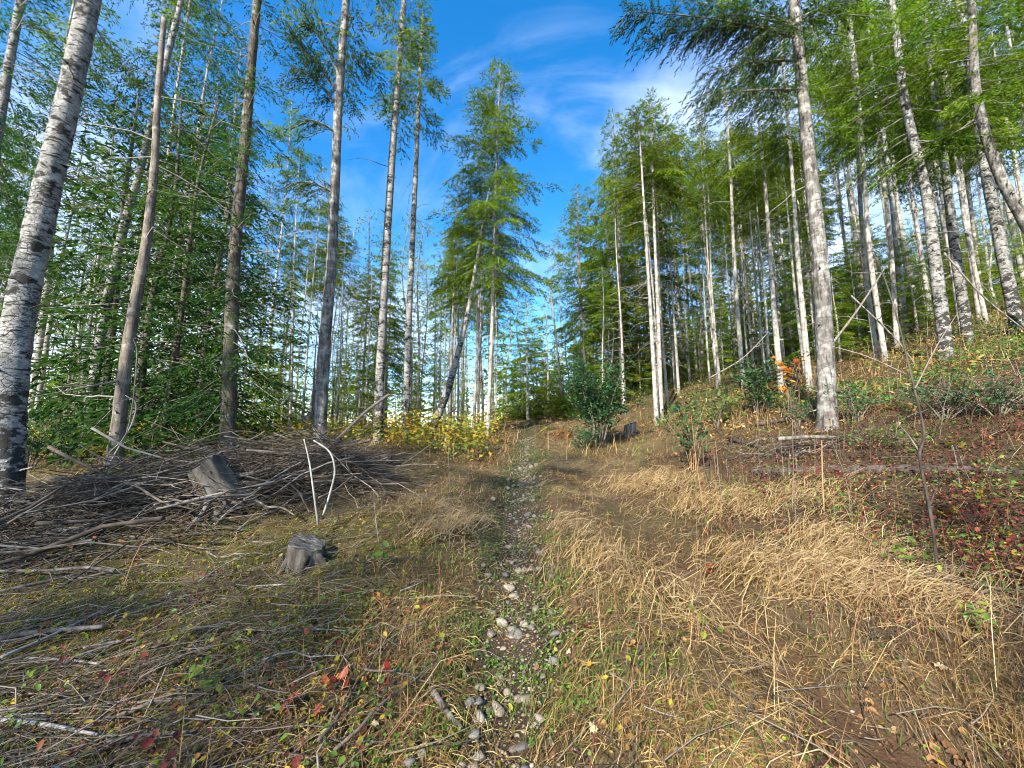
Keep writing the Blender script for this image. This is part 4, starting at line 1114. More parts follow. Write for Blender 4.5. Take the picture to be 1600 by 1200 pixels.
x, y = keep(x, y, np.clip(0.8 * z['hill'] + 0.35 * z['yellow'] + 0.5 * np.exp(-((np.abs(x - 0.5 * (rut_l(y) + rut_r(y))) - 1.3) / 0.9) ** 2), 0, 1) * sstep(0.42, 0.55, fbm(x * 0.9 + 70, y * 0.9 + 7, 3))); n = len(x)
grass_obj('hillside_dry_grass', x, y, rs.uniform(0.2, 0.6, n), rs.uniform(0.010, 0.018, n), rs.uniform(0, 6.28, n), np.clip(rs.normal(0.7, 0.4, n), 0.05, 1.5), rs.normal(0.5, 0.22, n), M_STRAW)
# small yellow and russet leaves dropped over the moss and the near grass
x, y = scatter(9000, 1.4, 7, -500, 1500)
z = zones(x, y)
x, y = keep(x, y, np.clip(0.55 * z['verge'] + 0.12 + 0.2 * z['vine'], 0, 1) * (1 - 0.6 * z['rl']) * sstep(0.36, 0.6, fbm(x * 1.7 + 21, y * 1.7 + 4, 3))); n = len(x)
leaves_obj('fallen_yellow_leaves', x, y, rs.uniform(0.012, 0.045, n), rs.uniform(0.01, 0.05, n), rs.beta(2.6, 2.0, n), M_YELLOW, 0.5, 0.7, 0.25, True)
x, y = scatter(16000, 1.4, 7, -500, 1300)
z = zones(x, y)
x, y = keep(x, y, np.clip(0.8 * z['verge'], 0, 1) * (1 - z['pile']) * sstep(0.50, 0.62, fbm(x * 1.9 + 61, y * 1.9 + 14, 3))); n = len(x)
leaves_obj('low_green_leaves', x, y, rs.uniform(0.012, 0.04, n), rs.uniform(0.01, 0.09, n), rs.normal(0.5, 0.25, n), M_LIME, 0.6, 0.66, 0.25, True)
# fine dead twigs lying about, thickest round the brush pile and on the moss
def twigs(name, x, y, L, rad, lift, rnd, az, tilt=0.12):
    n = len(x)
    sx, sy = ground_tilt(x, y)
    z = height(x, y) + lift
    bend = rs.normal(0, 0.12, n)
    pr = []
    for t in (-0.5, 0.0, 0.5):
        a = az + bend * t * 2
        px_ = x + np.cos(a) * L * t; py_ = y + np.sin(a) * L * t
        pr.append(np.stack([px_, py_, z + (sx * np.cos(a) + sy * np.sin(a)) * L * t + tilt * L * t * rs.normal(0, 1, n) * (t != 0) + 0.02 * L * (t == 0)], -1))
    d = unit(pr[2] - pr[0]); s1 = unit(np.cross(d, [0, 0, 1.0])); s2 = np.cross(s1, d)
    V = np.zeros((n, 9, 3))
    for k, p in enumerate(pr):
        r = rad * (1.0, 0.85, 0.45)[k]
        for j in range(3):
            an = j * 2.0944
            V[:, k * 3 + j] = p + s1 * (r * math.cos(an))[:, None] + s2 * (r * math.sin(an))[:, None]
    b = np.arange(n)[:, None] * 9
    f = []
    for k in (0, 3):
        for j in range(3):
            q = (j + 1) % 3
            f.append(b + np.array([[k + j, k + q, k + 3 + q, k + 3 + j]]))
    return tag(obj(name, mesh(name, V.reshape(-1, 3), np.concatenate(f), None, [M_DRYTWIG], rep(np.clip(rnd, 0, 1), 9))), kind='stuff')
x, y = scatter(14000, 1.5, 9, -600, 1800)
z = zones(x, y)
left = z['verge'] * sstep(0.5, 1.6, rut_l(y) - x) * (1 - sstep(6.0, 8.0, y))
x, y = keep(x, y, np.clip(0.75 * left + 0.10 + 0.15 * z['vine'], 0, 1) * (1 - 0.7 * z['rl'])); n = len(x)
pd = math.atan2(*(PILE_B - PILE_A)[::-1])
twigs('twig_litter', x, y, rs.uniform(0.10, 0.55, n) ** 1.1, rs.uniform(0.0012, 0.0042, n), rs.uniform(0.01, 0.10, n), rs.beta(2, 2.3, n), pd - 0.15 + rs.normal(0, 0.75, n))
# stalks of the undergrowth on the hillside
x, y = scatter(6000, 5.5, 22)
z = zones(x, y)
x, y = keep(x, y, np.clip(0.8 * z['hill'] + 0.5 * z['vine'] + 0.25 * z['yellow'], 0, 1)); n = len(x)
V, F4, r = blades(x, y, rs.uniform(0.3, 1.0, n), rs.uniform(0.006, 0.012, n), rs.uniform(0, 6.28, n), np.clip(rs.normal(0.4, 0.3, n), 0, 1.2), rs.beta(2, 3, n))
tag(obj('bare_stalks', mesh('bare_stalks', V, F4, None, [M_DRYTWIG], r)), kind='stuff')

x, y = scatter(60000, 1.3, 9)
z = zones(x, y)
x, y = keep(x, y, np.clip(0.85 * z['rr'] * (1 - sstep(4, 6, y)) + 0.35 * z['rl'] + 0.10, 0, 1)); n = len(x)
on_track = np.clip(np.exp(-((x - rut_l(y)) / 0.2) ** 2) + np.exp(-((x - rut_r(y)) / 0.2) ** 2), 0, 1)
leaves_obj('soil_crumbs', x, y, rs.uniform(0.006, 0.024, n), 0.018 * on_track + rs.uniform(0.0, 0.010, n), rs.beta(1.2, 2.6, n), M_LITTER, 0.7, 0.6, 0.4)
# reddish bramble canes and brown weed stalks
x, y = scatter(9000, 1.4, 9)
z = zones(x, y)
x, y = keep(x, y, np.clip(0.55 * z['vine'] + 0.45 * z['verge'] * (1 - z['pile']) * (1 - 0.6 * z['moss']) + 0.15, 0, 1) * (1 - np.clip(z['rl'] + z['rr'], 0, 1)) * sstep(0.42, 0.6, fbm(x * 1.5 + 91, y * 1.5, 3))); n = len(x)
V, F4, r = blades(x, y, rs.uniform(0.12, 0.6, n), rs.uniform(0.003, 0.006, n), rs.uniform(0, 6.28, n), np.clip(rs.normal(0.75, 0.45, n), 0.05, 1.5), rs.beta(2, 2, n))
tag(obj('bramble_canes', mesh('bramble_canes', V, F4, None, [M_CANE], r)), kind='stuff')

# ------------------------------------------------------------------ stones of the path
def stone_mesh(seed, sub=2):
    import bmesh
    rng = np.random.RandomState(seed)
    bm = bmesh.new()
    bmesh.ops.create_icosphere(bm, subdivisions=sub, radius=0.5)
    sc = np.array([1, rng.uniform(0.6, 0.9), rng.uniform(0.38, 0.6)])
    cuts = [(unit(rng.normal(0, 1, 3)), rng.uniform(0.24, 0.42)) for _ in range(11)]
    V = np.array([v.co[:] for v in bm.verts])
    for nrm, dd in cuts:
        t = V @ nrm - dd
        V = V - np.where(t > 0, t * 0.97, 0)[:, None] * nrm
    V = V * sc * (1 + rng.uniform(-0.04, 0.04, (len(V), 1)))
    Fc = np.array([[v.index for v in f.verts] for f in bm.faces])
    bm.free()
    return V, Fc
SV = [stone_mesh(900 + i) for i in range(8)]
SV1 = [stone_mesh(950 + i, 1) for i in range(8)]
SM = [mesh('stone', v, None, f, [M_STONE]) for v, f in SV]
def rut_points(n, y0, y1, spread):
    y = np.exp(rs.uniform(np.log(y0), np.log(y1), n))
    return rut_l(y) + rs.normal(0.02, spread, n) + 0.05 * np.sin(y * 3), y
x, y = rut_points(290, 1.35, 8.5, 0.14)
for a, b in zip(x, y):
    s = (0.018 + 0.085 * rs.rand() ** 3.2) * (1 + 0.09 * b)
    obj('stone', SM[rs.randint(8)], path, (a, b, H(a, b) + 0.014 + s * 0.10), (rs.uniform(-0.5, 0.5), rs.uniform(-0.3, 0.3), rs.uniform(0, 6.28)), s)
for (px, py, s) in ((768, 998, 0.12), (790, 905, 0.13), (812, 1103, 0.10), (752, 1085, 0.10), (748, 1105, 0.11), (764, 905, 0.11), (800, 885, 0.10), (768, 1000, 0.11), (740, 1160, 0.12), (803, 868, 0.10)):
    g = ground_at(px, py)
    obj('stone', SM[rs.randint(8)], path, (g[0], g[1], g[2] + 0.014 + s * 0.14), (0, 0, rs.uniform(0, 6.28)), s * 0.85)
bag = Bag()
x, y = rut_points(4200, 1.35, 13, 0.15)
x2, y2 = scatter(300, 1.5, 5, 500, 1400)
for a, b in zip(np.concatenate([x, x2]), np.concatenate([y, y2])):
    v, f = SV1[rs.randint(8)]
    s = (0.007 + 0.020 * rs.rand() ** 2) * (1 + 0.1 * b)
    c, sn = math.cos(rs.rand() * 6.28), math.sin(rs.rand() * 6.28)
    vv = v * s
    bag.add(np.stack([vv[:, 0] * c - vv[:, 1] * sn + a, vv[:, 0] * sn + vv[:, 1] * c + b, vv[:, 2] + H(a, b) + 0.022], -1), None, f, rs.rand(), 0)
tag(obj('gravel', bag.build('gravel', [M_GRAVEL]), path), kind='stuff')

# ------------------------------------------------------------------ single objects: brush pile, stumps, logs, sticks
def stick_mesh(seed, slender, mat, name='stick', kink=0.05, fork=False, sides=6):
    rng = np.random.RandomState(seed)
    t = np.linspace(-0.5, 0.5, 7)
    pts = np.stack([t, rng.normal(0, kink * 0.4, 7) + kink * rng.uniform(-2, 2) * (0.25 - t ** 2), rng.normal(0, kink * 0.3, 7) + kink * rng.uniform(-1, 1) * (0.25 - t ** 2)], -1)
    b = Bag()
    V, F4, F3 = tube(pts, np.linspace(slender, slender * 0.45, 7), sides, 0.08, rng)
    b.add(V, F4, F3)
    if fork:
        for _ in range(rng.randint(1, 4)):
            i = rng.randint(2, 6)
            d = unit(np.array([rng.uniform(0.4, 1), rng.uniform(-0.8, 0.8), rng.uniform(-0.5, 0.7)]))
            L = rng.uniform(0.12, 0.3)
            q = pts[i] + d * (np.linspace(0, L, 4))[:, None] + rng.normal(0, 0.01, (4, 3))
            V, F4, F3 = tube(q, np.linspace(slender * 0.5, slender * 0.2, 4), 4, 0.05, rng)
            b.add(V, F4, F3)
    return b.build(name, [mat], True)
STICKS = [stick_mesh(40 + i, (0.005, 0.008, 0.012, 0.006, 0.010)[i % 5], (M_STICK, M_STICK, M_TWIG, M_STICK, M_STICK)[i % 5], 'stick', 0.05, i % 2 == 0) for i in range(10)]
def euler_along(d, roll=0.0):
    d = Vector([float(v) for v in d]).normalized()
    q = d.to_track_quat('X', 'Z')
    return (q @ Euler((roll, 0, 0)).to_quaternion()).to_euler()
pa = np.array([*PILE_A, H(*PILE_A)])
pile = thing('brush_pile', 'long grey brush pile of dead limbs and roots heaped below the alders', 'brush pile', pa)
pdir = (PILE_B - PILE_A) / np.hypot(*(PILE_B - PILE_A)); pn = np.array([-pdir[1], pdir[0]]); PL = np.hypot(*(PILE_B - PILE_A))
rngp = np.random.RandomState(12)
def pile_pos(rng):
    s = rng.uniform(-0.5, 1.08); t = np.clip(rng.normal(0, 0.38), -0.85, 0.85)
    xy = PILE_A + pdir * s * PL + pn * t
    hmax = 0.55 * math.exp(-(t / 0.45) ** 2) * (0.3 + 0.7 * float(sstep(-0.3, 0.5, s))) * float(1 - sstep(0.8, 1.12, s))
    return xy, hmax, s
for k in range(286):
    xy, hm, s = pile_pos(rngp)
    L = rngp.uniform(0.6, 2.6) if k % 3 else rngp.uniform(1.2, 3.4)
    a = math.atan2(pdir[1], pdir[0]) + rngp.normal(-0.05, 0.42) + (rngp.rand() < 0.34) * rngp.uniform(-1.4, 1.4) + math.pi * (rngp.rand() < 0.4)
    c, sn = math.cos(a), math.sin(a)
    gl, gr = H(xy[0] - c * L * .4, xy[1] - sn * L * .4), H(xy[0] + c * L * .4, xy[1] + sn * L * .4)
    rise = (gr - gl) / (0.8 * L) + rngp.normal(0, 0.16 + 0.22 * (s > 0.45))
    z = max(H(xy[0], xy[1]), 0.5 * (gl + gr)) + 0.03 + hm * rngp.rand()
    obj('stick', STICKS[rngp.randint(10)], pile, np.array([xy[0], xy[1], z]) - pa, euler_along((c, sn, rise), rngp.uniform(0, 6)), (L, L * rngp.uniform(0.35, 0.85), L * rngp.uniform(0.35, 0.85)))
bag = Bag()
for k in range(3200):
    xy, hm, s = pile_pos(rngp)
    L = rngp.uniform(0.15, 1.1)
    a = math.atan2(pdir[1], pdir[0]) + rngp.normal(0, 0.7)
    d = unit(np.array([math.cos(a), math.sin(a), rngp.normal(0.05, 0.25)]))
    p = np.array([xy[0], xy[1], H(xy[0], xy[1]) + 0.02 + (hm + 0.05) * rngp.rand()]) - pa
    q = p + d * np.linspace(-L / 2, L / 2, 4)[:, None] + rngp.normal(0, 0.055 * L, (4, 3))
    V, F4, _ = tube(q, np.linspace(0.0045, 0.0015, 4) * rngp.uniform(0.7, 1.6), 3, cap=False)
    bag.add(V, F4, None, rngp.beta(2, 2.4))
tag(obj('twigs', bag.build('twigs', [M_DRYTWIG]), pile), kind='stuff')

def stump(label, base, r, hgt, seed, tilt=(0.0, 0.0), roots=5, cut_tilt=0.15, rot=0.0, mat=None):
    rng = np.random.RandomState(seed)
    t = thing('tree_stump', label, 'stump', base, rot)
    t.rotation_euler = (tilt[0], tilt[1], rot)
    n, m = 9, 26
    a = np.arange(m) * 2 * np.pi / m
    lob = 1 + 0.13 * np.sin(a * roots + rng.rand() * 6) + 0.06 * np.sin(a * 9 + rng.rand() * 6)
    ridge = rng.uniform(-0.05, 0.05, m)
    V = []
    for k in range(n):
        u = k / (n - 1)
        fl = 1 + 0.55 * (1 - u) ** 2.6
        rr = r * fl * (1 + (lob - 1) * (1.2 - 0.6 * u)) * (1 + ridge + rng.uniform(-0.025, 0.025, m))
        zz = -0.18 + (hgt + 0.18) * u + (u > 0.95) * cut_tilt * r * np.cos(a) + (u > 0.95) * rng.uniform(-0.012, 0.02, m)
        V.append(np.stack([rr * np.cos(a), rr * np.sin(a), zz + 0 * a], -1))
    V = np.array(V)
    i = np.arange(n - 1)[:, None] * m; j = np.arange(m)[None, :]; k = (j + 1) % m
    F4 = np.stack([i + j, i + k, i + m + k, i + m + j], -1).reshape(-1, 4)
    obj('trunk', mesh('trunk', V.reshape(-1, 3), F4, None, [mat or M_STUMP], None, None, True), t)
    top = V[-1]
    rings = [top * [q, q, 1] + [0, 0, 0] for q in (1.0, 0.72, 0.4)]
    for q, ring in zip((1.0, 0.72, 0.4), rings):
        ring[:, 2] = hgt + (top[:, 2] - hgt) * q + rng.uniform(-0.012, 0.012, m)
    TV = np.vstack(rings + [np.array([[0, 0, hgt]])]); TV[:, 2] += 0.003
    F4 = np.concatenate([np.stack([q * m + np.arange(m), q * m + (np.arange(m) + 1) % m, (q + 1) * m + (np.arange(m) + 1) % m, (q + 1) * m + np.arange(m)], -1) for q in (0, 1)])
    F3 = np.stack([2 * m + np.arange(m), 2 * m + (np.arange(m) + 1) % m, np.full(m, 3 * m)], -1)
    obj('cut_face', mesh('cut_face', TV, F4, F3, [M_CUT]), t)
    for q in range(roots):
        an = q * 2 * math.pi / roots + rng.uniform(-0.4, 0.4)
        L = r * rng.uniform(1.2, 2.4)
        pts = [np.array([math.cos(an), math.sin(an), 0]) * r * 0.8 + [0, 0, 0.14]]
        for s in (0.35, 0.7, 1.0):
            pts.append(np.array([math.cos(an + rng.normal(0, 0.2)), math.sin(an + rng.normal(0, 0.2)), 0]) * (r * 0.8 + L * s) + [0, 0, 0.10 - 0.2 * s])
        b = Bag(); Vv, Ff, Ft = tube(spline(pts, 9), np.linspace(r * 0.24, r * 0.06, 9), 7, 0.1, rng)
        b.add(Vv, Ff, Ft)
        obj('root', b.build('root', [mat or M_STUMP], True), t)
    return t
g = ground_at(478, 884)
stump('low cut stump with a silvery weathered top in the moss below the brush pile', g, 0.15, 0.21, 3, (0.12, 0.05), 6, -0.3)
q = P(350, 775, 5.0)
stump('uprooted old stump tipped over on the crest of the brush pile', q, 0.19, 0.46, 4, (0.30, -0.40), 7, 0.3)
g = ground_at(985, 680)
stump('small dark stump half hidden between the track and the two pale poles', g, 0.16, 0.32, 5, (0, 0), 4, 0.3, 0.0, M_LOG)
g = ground_d(480, 15.5)
stump('broken old stump far back among the yellow leaves', g, 0.22, 0.95, 6, (0, 0.06), 5, 0.9, 0.0, M_SNAG)
# roots of the tipped stump
def line_thing(name, label, cat, pts, r0, r1, mat, sides=7, rough=0.06, group=None, forks=0, seed=0, n=None, part=None):
    rng = np.random.RandomState(seed + 5000)
    pts = np.array(pts, float); base = pts[0].copy()
    c = spline(pts - base, n or max(7, len(pts) * 4))
    b = Bag()
    V, F4, F3 = tube(c, np.linspace(r0, r1, len(c)), sides, rough, rng)
    b.add(V, F4, F3)
    t = obj(name, b.build(name, [mat], True), None, base)
    tag(t, label, cat, group)
    for _ in range(forks):
        i = rng.randint(len(c) // 4, len(c) - 1)
        d = unit(unit(c[min(i + 1, len(c) - 1)] - c[i - 1]) + rng.normal(0, 0.7, 3))
        L = rng.uniform(0.12, 0.35) * np.linalg.norm(c[-1] - c[0])
        q = c[i] + d * np.linspace(0, L, 5)[:, None] + rng.normal(0, 0.03 * L, (5, 3)) * (np.arange(5) > 0)[:, None]
        fb = Bag(); rr = (r0 + (r1 - r0) * i / len(c)) * 0.55
        V, F4, F3 = tube(q, np.linspace(rr, rr * 0.3, 5), 5, rough, rng)
        fb.add(V, F4, F3)
        obj('branch', fb.build('branch', [mat], True), t)
    return t
def lifted(px_list, depths):
    return [P(a, b, d) for (a, b), d in zip(px_list, depths)]
def on_ground(px_list, lift):
    return [ground_at(a, b) + [0, 0, lift] for a, b in px_list]
line_thing('fallen_log', 'thick rotten log jutting from the brush pile up to the grey fir', 'log', lifted([(440, 745), (480, 715), (531, 686)], (6.3, 6.6, 7.0)), 0.10, 0.085, M_LOG, 12, 0.12, None, 2, 1)
line_thing('fallen_log', 'dark mossy log lying flat at the track end of the brush pile', 'log', lifted([(470, 742), (545, 728), (612, 716)], (6.6, 6.9, 7.2)), 0.10, 0.09, M_LOG, 12, 0.12, None, 1, 2)
line_thing('fallen_log', 'slim dark log under the thick rotten log', 'log', lifted([(430, 760), (480, 742), (530, 722)], (6.2, 6.4, 6.7)), 0.05, 0.04, M_LOG, 10, 0.12, None, 0, 3)
line_thing('dead_branch', 'straight upright white branch standing in front of the brush pile', 'branch', lifted([(497, 820), (489, 760), (483, 720), (475, 686)], (4.5, 4.55, 4.6, 4.65)), 0.013, 0.007, M_WHITE_STICK, 7, 0.05, None, 0, 4)
line_thing('dead_branch', 'bow-shaped pale branch curving over beside the upright white branch', 'branch', lifted([(505, 805), (516, 770), (523, 735), (515, 706), (490, 688)], (4.7, 4.7, 4.75, 4.8, 4.8)), 0.014, 0.009, M_WHITE_STICK, 7, 0.06, None, 0, 5)
line_thing('dead_branch', 'wavy bleached root lying under the tipped stump', 'branch', lifted([(390, 785), (400, 782), (418, 792), (440, 793), (462, 806)], (5.0, 5.0, 4.95, 4.9, 4.9)), 0.018, 0.009, M_WHITE_STICK, 7, 0.08, None, 1, 6)
line_thing('dead_branch', 'grey forked branch reaching from the moss up into the brush pile', 'branch', lifted([(300, 850), (370, 790), (430, 745), (478, 718)], (4.5, 4.9, 5.2, 5.5)), 0.020, 0.008, M_STICK, 7, 0.06, None, 3, 7)
line_thing('dead_branch', 'orange-barked rod laid across the top of the brush pile', 'branch', lifted([(385, 716), (420, 714), (465, 720)], (6.0, 6.0, 6.1)), 0.012, 0.009, M_ORANGE_STICK, 6, 0.04, None, 0, 8)
line_thing('dead_branch', 'long thin branch arching above the tipped stump', 'branch', lifted([(240, 752), (290, 700), (345, 677), (400, 676), (450, 700)], (6.2, 6.2, 6.2, 6.2, 6.2)), 0.010, 0.006, M_STICK, 6, 0.04, None, 0, 9)
line_thing('dead_branch', 'hooked dead branch hanging down beside the dead snag', 'branch', lifted([(160, 745), (185, 700), (207, 660), (212, 630), (196, 618)], (6.2, 6.3, 6.4, 6.5, 6.6)), 0.014, 0.007, M_LIMB, 6, 0.05, None, 1, 10)
line_thing('dead_branch', 'pale sucker stems springing up in front of the dead snag', 'branch', lifted([(160, 750), (170, 710), (200, 670), (214, 560), (208, 528)], (6.1, 6.1, 6.2, 6.3, 6.4)), 0.012, 0.006, M_LIMB, 6, 0.05, None, 2, 11)
line_thing('fallen_log', 'silver barkless log on the broken wood at the foot of the big grey trunk', 'log', lifted([(1216, 686), (1262, 683), (1312, 684)], (6.35, 6.4, 6.5)), 0.036, 0.03, M_STICK, 10, 0.08, None, 1, 12)
line_thing('fallen_log', 'dark rotten log half buried in the red brambles', 'log', [ground_at(1175, 742) + [0, 0, 0.02], ground_at(1330, 738) + [0, 0, 0.03], ground_at(1470, 738) + [0, 0, 0.02], ground_at(1640, 742)], 0.075, 0.06, M_LOG, 12, 0.14, None, 2, 13)
line_thing('fallen_log', 'short bleached log with a broken end lying near the big grey trunk', 'log', on_ground([(1140, 690), (1195, 705)], 0.05), 0.05, 0.035, M_STICK, 9, 0.1, None, 2, 14)
line_thing('fallen_log', 'grey log lying across the bank behind the big grey trunk', 'log', on_ground([(1180, 668), (1240, 658)], 0.06), 0.05, 0.04, M_STICK, 9, 0.1, None, 0, 15)
rngd = np.random.RandomState(31)
heap = thing('broken_wood_heap', 'small heap of broken silver wood at the foot of the big grey trunk', 'wood heap', ground_at(1225, 712))
hb = np.array(heap.location)
for k in range(60):
    g = ground_at(rngd.uniform(1135, 1310), rngd.uniform(694, 722))
    L = rngd.uniform(0.15, 0.8); a = rngd.normal(0.1, 0.7)
    obj('stick', STICKS[rngd.randint(10)], heap, g + [0, 0, 0.02 + 0.13 * rngd.rand()] - hb, euler_along((math.cos(a), math.sin(a), rngd.normal(0.1, 0.25)), rngd.uniform(0, 6)), (L, L * 1.8, L * 1.8))
for k, (pts, dep, r, lab) in enumerate((
        ([(1298, 540), (1343, 480), (1385, 415)], (9.5, 9.8, 10.2), 0.030, 'white dead pole propped against the pale twins on the bank'),
        ([(1475, 395), (1535, 462), (1600, 515)], (9.6, 9.3, 9.0), 0.022, 'grey dead pole slanting down through the flecked alders'),
        ([(1330, 462), (1400, 530), (1440, 585)], (10.5, 10.3, 10.0), 0.022, 'thin dead pole crossing the propped white pole'),
        ([(1110, 590), (1160, 560), (1200, 520)], (11, 11, 11), 0.02, 'slender dead limb leaning over the broad-leaved bush'),
        ([(878, 620), (868, 520), (858, 440)], (22, 22, 22), 0.07, 'leaning bare white pole in the trees past the end of the track'),
        ([(485, 650), (498, 560), (508, 495)], (17, 17, 17), 0.09, 'leaning brown dead pole behind the sturdy grey fir'))):
    line_thing('dead_pole', lab, 'dead tree', lifted(pts, dep), r, r * 0.6, M_STICK if k == 1 else M_LIMB, 8, 0.06, None, 3, 20 + k)
# fallen sticks on the moss and the grass
for k, (pts, lift, r, mat, lab) in enumerate((
        ([(-30, 1140), (60, 1150), (150, 1168)], 0.05, 0.011, M_WHITE_STICK, 'thick white peeling stick in the bottom corner of the mossy ground'),
        ([(165, 1178), (230, 1168), (298, 1162)], 0.05, 0.010, M_WHITE_STICK, 'straight white stick end to end with the peeling stick on the moss'),
        ([(-20, 940), (70, 918), (150, 900)], 0.05, 0.014, M_STICK, 'dark straight stick on bright yellow moss'),
        ([(0, 1042), (80, 1005), (165, 962)], 0.05, 0.011, M_WHITE_STICK, 'pale stick slanting across the dark wood below the moss'),
        ([(40, 1040), (100, 1042), (158, 1050)], 0.04, 0.009, M_WHITE_STICK, 'short white stick lying level on the moss'),
        ([(-10, 1012), (60, 1000), (160, 992)], 0.05, 0.022, M_LOG, 'dark splintered branch lying on the moss'),
        ([(130, 1020), (170, 1012), (212, 1006)], 0.03, 0.010, M_STICK, 'short grey broken stick beside the splintered branch'),
        ([(225, 958), (310, 935), (402, 918)], 0.06, 0.010, M_STICK, 'long grey stick pointing at the low cut stump'),
        ([(310, 918), (352, 890), (392, 872)], 0.05, 0.008, M_WHITE_STICK, 'white curved stick on the moss above the long grey stick'),
        ([(0, 875), (120, 848), (230, 828)], 0.08, 0.012, M_STICK, 'long stick sliding off the front of the brush pile'),
        ([(675, 1085), (698, 1120), (722, 1148)], 0.02, 0.020, M_LOG, 'chunk of dark rotten wood beside the stony rut'),
        ([(852, 1015), (868, 1000), (884, 984)], 0.02, 0.005, M_STICK, 'short dark twig beside the stony rut'),
        ([(505, 912), (520, 904), (534, 897)], 0.03, 0.010, M_WHITE_STICK, 'short bleached stick near the low cut stump'),
        ([(625, 930), (645, 922), (662, 914)], 0.03, 0.006, M_WHITE_STICK, 'small pale splinter in the grass between stump and rut'),
        ([(400, 922), (425, 921), (450, 919)], 0.03, 0.008, M_WHITE_STICK, 'level white stick just under the low cut stump'),
        ([(1215, 1090), (1300, 1082), (1400, 1072)], 0.03, 0.004, M_STICK, 'long grey twig on the bare brown track'))):
    line_thing('fallen_stick', lab, 'stick', on_ground(pts, lift), r, r * 0.6, mat, 7, 0.08, 'sticks fallen on the clearing', 2 if k < 10 else 0, 40 + k)
for k in range(46):
    g = ground_at(rngd.uniform(-60, 640), rngd.uniform(830, 1180))
    L = rngd.uniform(0.25, 0.9); a = pd + rngd.normal(-0.1, 0.5)
    sx, sy = ground_tilt(g[:1], g[1:2])
    c, sn = math.cos(a), math.sin(a)
    st = obj('fallen_stick', STICKS[rngd.randint(10)], None, g + [0, 0, rngd.uniform(0.015, 0.07)], euler_along((c, sn, float(sx[0]) * c + float(sy[0]) * sn), rngd.uniform(0, 6)), L)
    tag(st, 'thin grey stick among many strewn over the mossy ground', 'stick', 'thin sticks strewn over the moss')

# ------------------------------------------------------------------ saplings, shrubs, ferns, sprigs
def shrub(name, label, base, hgt, wid, stems, leaves, ll, mat, smat, seed, lw=0.5, spread=1.0, low=0.25, group=None, cluster=6, r0=0.012, rr=(0.5, 0.22), cat='shrub', up=0.4):
    rng = np.random.RandomState(seed)
    t = thing(name, label, cat, base, 0, group)
    tips = []
    for s in range(stems):
        a = rng.uniform(0, 6.28); h = hgt * rng.uniform(0.6, 1.0); o = wid * 0.5 * rng.uniform(0.2, 1) * spread
        pts = [np.array([0.03 * math.cos(a) * hgt, 0.03 * math.sin(a) * hgt, -0.08])]
        for q in (0.35, 0.7, 1.0):
            pts.append(np.array([math.cos(a) * o * q ** 1.2, math.sin(a) * o * q ** 1.2, h * q]) + rng.normal(0, 0.03 * hgt, 3))
        c = spline(pts, 10)
        b = Bag(); V, F4, F3 = tube(c, np.linspace(r0, r0 * 0.3, 10), 5, 0.05, rng); b.add(V, F4, F3)
        for _ in range(4):
            i = rng.randint(4, 10)
            d = unit(rng.normal(0, 1, 3) * [1, 1, 0.5] + [0, 0, 0.35]); L = wid * rng.uniform(0.12, 0.3)
            q = c[min(i, 9)] + d * np.linspace(0, L, 4)[:, None]
            V, F4, F3 = tube(q, np.linspace(r0 * 0.4, r0 * 0.2, 4), 4); b.add(V, F4, F3)
            tips += [q[2], q[3], q[3]]
        obj('stem', b.build('stem', [smat], True), t)
        tips += [c[k] for k in range(3, 10) if k / 9 > low]
    tips = np.array(tips)
    nc = max(1, leaves // cluster)
    cen = tips[rng.randint(len(tips), size=nc)] + rng.normal(0, 0.05 * wid, (nc, 3))
    p = np.repeat(cen, cluster, 0) + rng.normal(0, ll * 0.35, (nc * cluster, 3))
    m = len(p)
    d = unit(rng.normal(0, 1, (m, 3)) * [1, 1, 0.6] + [0, 0, up])
    nr = unit(rng.normal(0, 0.5, (m, 3)) + [0, 0, 1.0])
    L = ll * rng.uniform(0.6, 1.2, m)
    V, F3 = leaf6(p, d, L, L * lw, nr)
    fb = Bag(); fb.add(V, None, F3, rep(np.clip(rng.normal(*rr, m), 0, 1), 7))
    obj('foliage', fb.build('foliage', [mat]), t)
    return t
shrub('evergreen_shrub', 'dense dark evergreen shrub at the bend of the track beside the dark stump', ground_at(935, 700), 2.1, 1.9, 16, 4600, 0.11, M_BROAD, M_TWIG, 1, 0.45, low=0.05)
shrub('evergreen_shrub', 'low dark trailing shrub spreading from the dense evergreen towards the track', ground_at(915, 702), 0.5, 1.1, 9, 900, 0.075, M_BROAD, M_TWIG, 2, 0.45, low=0.0)
shrub('evergreen_shrub', 'open bush with big blue green leaves on reddish stems by the dry grass', ground_at(1085, 735), 1.25, 0.95, 8, 230, 0.13, M_BROAD, M_ORANGE_STICK, 3, 0.42, low=0.15, cluster=3, r0=0.006)
shrub('evergreen_shrub', 'glossy green broad-leaved bush on the bank below the pale pole', ground_at(1185, 652), 1.5, 1.2, 9, 1100, 0.12, M_BROAD, M_TWIG, 4, 0.42, low=0.1, rr=(0.62, 0.25))
shrub('evergreen_shrub', 'light green bush with pointed leaves just behind the open blue green bush', ground_at(1120, 668), 0.8, 1.0, 8, 420, 0.09, M_LIME, M_TWIG, 5, 0.42, low=0.1)
shrub('salal_shrub', 'grey green low bush at the foot of the big grey trunk on its uphill side', ground_at(1340, 660), 0.65, 0.9, 9, 620, 0.055, M_BROAD, M_TWIG, 6, 0.5, low=0.05, rr=(0.75, 0.2))
shrub('salal_shrub', 'dark low bush spread along the bank under the flecked alders', ground_at(1475, 655), 0.55, 1.6, 14, 1000, 0.05, M_BROAD, M_TWIG, 7, 0.5, low=0.0)
